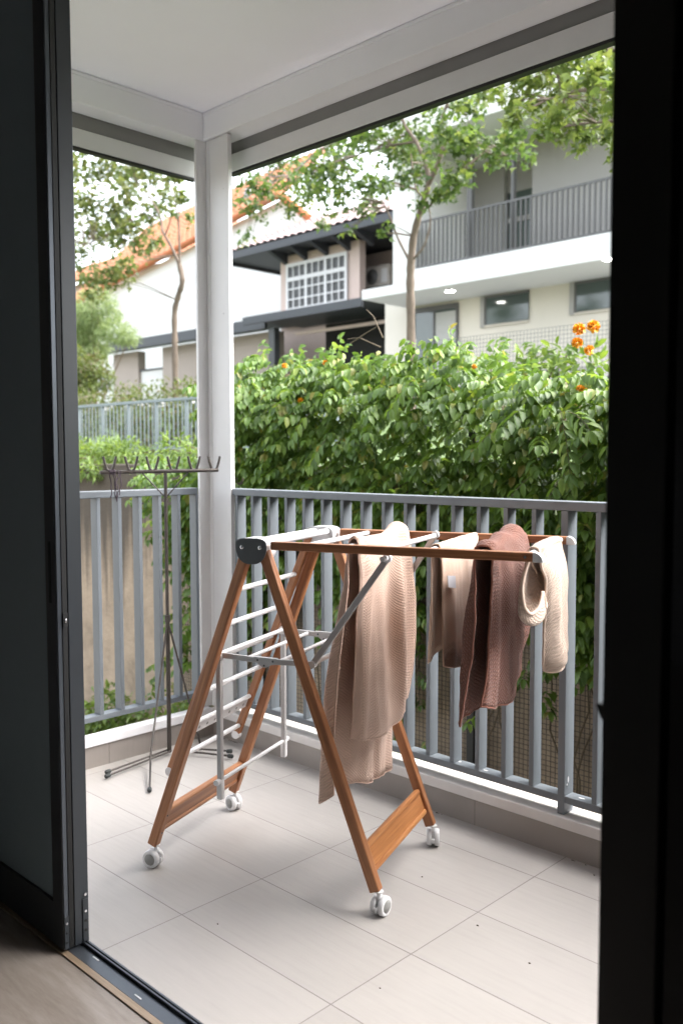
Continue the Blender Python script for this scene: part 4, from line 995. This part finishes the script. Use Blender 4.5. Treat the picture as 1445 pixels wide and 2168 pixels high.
# hip roof: eave at z 7.7, eave front y=18, tiles as corrugation
def tiled(name, quad, cols, rws, mt, par, org, amp=.05, th=.06):
    """quad a(left eave) b(right eave) c(right top) d(left top): corrugated tile surface"""
    a, b, c_, d = [Vector(q) for q in quad]; nrm = (b-a).cross(d-a).normalized(); mb = MB(); nu = cols*6
    vs = []
    for j in range(rws+1):
        for e_ in (0, 1):
            t_ = min(1, (j+e_*.999)/rws) if j < rws else 1
            for i in range(nu+1):
                s = i/nu; p = a.lerp(b, s).lerp(d.lerp(c_, s), t_)
                vs.append(p+nrm*(amp*abs(math.sin(math.pi*s*cols))+(.03 if e_ == 0 else 0))-org)
    R_ = (rws+1)*2
    mb.add(vs, [(j*(nu+1)+i, j*(nu+1)+i+1, (j+1)*(nu+1)+i+1, (j+1)*(nu+1)+i) for j in range(R_-1) for i in range(nu)], False)
    mb.prism([p-org-nrm*.03 for p in (a, b, c_, d)], -nrm*th)
    return mb.build(name, mt, par)
tiled('roof', ((-23.0, 18, 7.72), (-12.5, 18, 7.72), (-13.5, 21.5, 9.35), (-21.9, 21.5, 9.35)), 34, 9, M_pkt, ph, po)
tiled('roof', ((-23.0, 25, 7.72), (-23.0, 18, 7.72), (-21.9, 21.5, 9.35), (-21.9, 21.6, 9.35)), 22, 9, M_pkt, ph, po)
hb('fascia', (-23.05, 17.97, 7.48), (-12.5, 18.06, 7.70), M_dk, ph, po); hb('fascia', (-23.05, 18.06, 7.48), (-22.97, 26, 7.70), M_dk, ph, po)
hb('soffit', (-22.96, 18.07, 7.58), (-12.5, 26, 7.64), M_dk, ph, po)
for X in (-20.9, -20.0, -19.1, -18.2, -17.3, -16.4):
    MB().prism([Vector((X, 18.2, 7.575))-po, Vector((X, 18.99, 7.575))-po, Vector((X, 18.99, 7.25))-po], (.14, 0, 0)).build('bracket', M_dk, ph)
# lower lean-to tile strip under the window
tiled('lower_roof', ((-21.2, 18.2, 5.42), (-14.5, 18.2, 5.42), (-14.5, 18.99, 5.62), (-21.2, 18.99, 5.62)), 22, 2, M_pkt, ph, po, .03)
hb('side_window', (-15.9, 20.93, 6.3), (-15.2, 20.98, 7.6), M_wg2, ph, po)
# air conditioners
M_ac = simple('ac_casing', (.50, .47, .43), .5, var=.03); M_acg = simple('ac_grille', (.13, .13, .13), .6)
ap = at_y(767, 585, 20.2); aq = at_y(822, 541, 20.2)
for k_, (zb, lb) in enumerate(((6.33, 'upper air conditioner outdoor unit on the pink house side wall'), (5.66, 'lower air conditioner outdoor unit half hidden by the white canopy'))):
    X0 = at_y(766, 560, 20).x; X1 = at_y(822, 560, 20).x; ce = empty('air_conditioner', ((X0+X1)/2, 20.2, zb), 0, lb, 'air conditioner'); hw = (X1-X0)/2
    MB().box((-hw, -.2, 0), (hw, .2, .62)).build('casing', M_ac, ce, .02)
    MB().lathe((-hw*.22, -.2005, .31), (0, -1, 0), [(0, .25), (.012, .25), (.013, .24), (.001, .236)], 24).build('fan_ring', M_ac, ce)
    MB().lathe((-hw*.22, -.2005, .31), (0, -1, 0), [(0, .232), (.006, .23), (.007, .04), (.012, .03)], 24).build('fan_grille', M_acg, ce)
    MB().box((hw*.45, -.206, .1), (hw*.9, -.2005, .5)).build('side_panel', M_hw, ce, .003)
    MB().box((-hw, -.15, -.05), (hw, .8, -.002)).build('bracket', M_dk, ce)
hb('ac_wall', (-20.5, 20.6, 3), (-13, 20.9, 7.5), simple('recess_shaded_plaster', (.44, .36, .32), .85, var=.05), ph, po)  # shade of the recess painted in as a darker pink plaster

# carport
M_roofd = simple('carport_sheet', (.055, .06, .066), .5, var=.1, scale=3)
cp = empty('carport', (-21, 17, 3), 0, 'dark flat roofed carport with taupe walls below the pink and white houses', 'carport'); cpo = Vector((-21, 17, 3))
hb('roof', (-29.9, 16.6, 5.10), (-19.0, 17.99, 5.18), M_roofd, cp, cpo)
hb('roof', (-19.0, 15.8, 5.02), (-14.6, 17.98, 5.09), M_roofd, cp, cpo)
hb('fascia', (-29.6, 16.5, 4.86), (-19.0, 16.59, 5.16), M_dk, cp, cpo); hb('fascia', (-19.0, 15.7, 4.86), (-14.6, 15.79, 5.06), M_dk, cp, cpo)
hb('gutter', (-18.2, 16.9, 4.62), (-14.9, 16.96, 4.70), M_pk, cp, cpo)
M_tau = simple('taupe_wall', (.36, .31, .275), .85, var=.03, scale=2)
hb('wall', (-27.95, 17.2, 2.6), (-26.4, 17.5, 4.9), M_tau, cp, cpo); hb('wall', (-24.95, 17.2, 2.6), (-19.3, 17.5, 4.9), M_tau, cp, cpo)
hb('wall', (-19.1, 19.5, 2.6), (-17.9, 19.8, 4.8), M_tau, cp, cpo)
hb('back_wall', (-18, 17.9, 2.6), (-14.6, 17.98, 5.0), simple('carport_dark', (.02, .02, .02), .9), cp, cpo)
X = at_y(580, 710, 16.7).x; hb('post', (X-.12, 16.6, 2.6), (X+.12, 16.8, 4.86), M_roofd, cp, cpo)
gt = hb('gate', (-26.35, 17.3, 2.6), (-25.0, 17.34, 4.2), M_hw, cp, cpo)
hb('gate_frame', (-26.38, 17.25, 4.2), (-25.0, 17.35, 4.26), M_dk, cp, cpo)

# white gable house
M_or = roof_mat('orange_tiles', (.40, .165, .085), .22, 3)
M_orr = roof_mat('orange_ridge', (.40, .13, .05), .15, 3)
wh = empty('white_house', (-30, 22, 3), 0, 'white rendered house with orange tiled roof at the left', 'house'); wo = Vector((-30, 22, 3))
a = at_y(205, 627, 22); b_ = at_y(605, 418, 22); c_ = at_y(655, 462, 22)
MB().prism([Vector((-37.2, 22, 2.5))-wo, Vector((-22.4, 22, 2.5))-wo, Vector((-22.4, 22, c_.z-.2))-wo, Vector((c_.x, 22, c_.z))-wo, Vector((b_.x, 22, b_.z))-wo, Vector((a.x, 22, a.z))-wo], (0, 7, 0)).build('wall', M_hw, wh)
e0 = Vector((a.x-3.2, 21.7, a.z-.45)); e1 = Vector((b_.x, 21.7, b_.z+.02)); up_ = Vector((0, 4.2, 4.0))
tiled('roof', (e0, e1, e1+up_*.55, e0+up_*1.25), 40, 12, M_or, wh, wo, .07)
dv = (e1-e0)
MB().tube([e0-wo+Vector((0, -.05, .0)), e1-wo+Vector((0, -.05, .0))], .13, 8).build('verge', M_orr, wh)
MB().tube([e1-wo, Vector((c_.x+.3, 21.7, c_.z-.1))-wo], .15, 8).build('verge', M_orr, wh)
hb('upper_wall', (at_y(560, 470, 21.8).x, 21.75, 8.5), (at_y(660, 470, 21.8).x, 21.98, 9.55), simple('cream_wall', (.6, .56, .5), .8), wh, wo)
tk_ = at_y(499, 432, 22.5)
MB().lathe(Vector((tk_.x, 23.2, tk_.z-.2))-wo, (0, 0, 1), [(0, .22), (.7, .24), (.9, .18), (1.0, .02)], 12).build('chimney', simple('grey_vent', (.3, .3, .31), .6), wh)
# reddish house further left
rh = empty('terracotta_house', (-46, 30, 3), 0, 'brownish pink house behind the slim tree at the far left', 'house'); ro = Vector((-46, 30, 3))
hb('wall', (-58, 30, 2), (-36.5, 37, 12.4), simple('brown_plaster', (.42, .31, .27), .85, var=.05), rh, ro)
tiled('roof', ((-59, 29.4, 12.4), (-36, 29.4, 12.4), (-38, 33, 14.6), (-57, 33, 14.6)), 36, 8, M_or, rh, ro, .07)
hb('window', (-47, 29.95, 9.8), (-45, 29.99, 11.4), M_wg2, rh, ro)
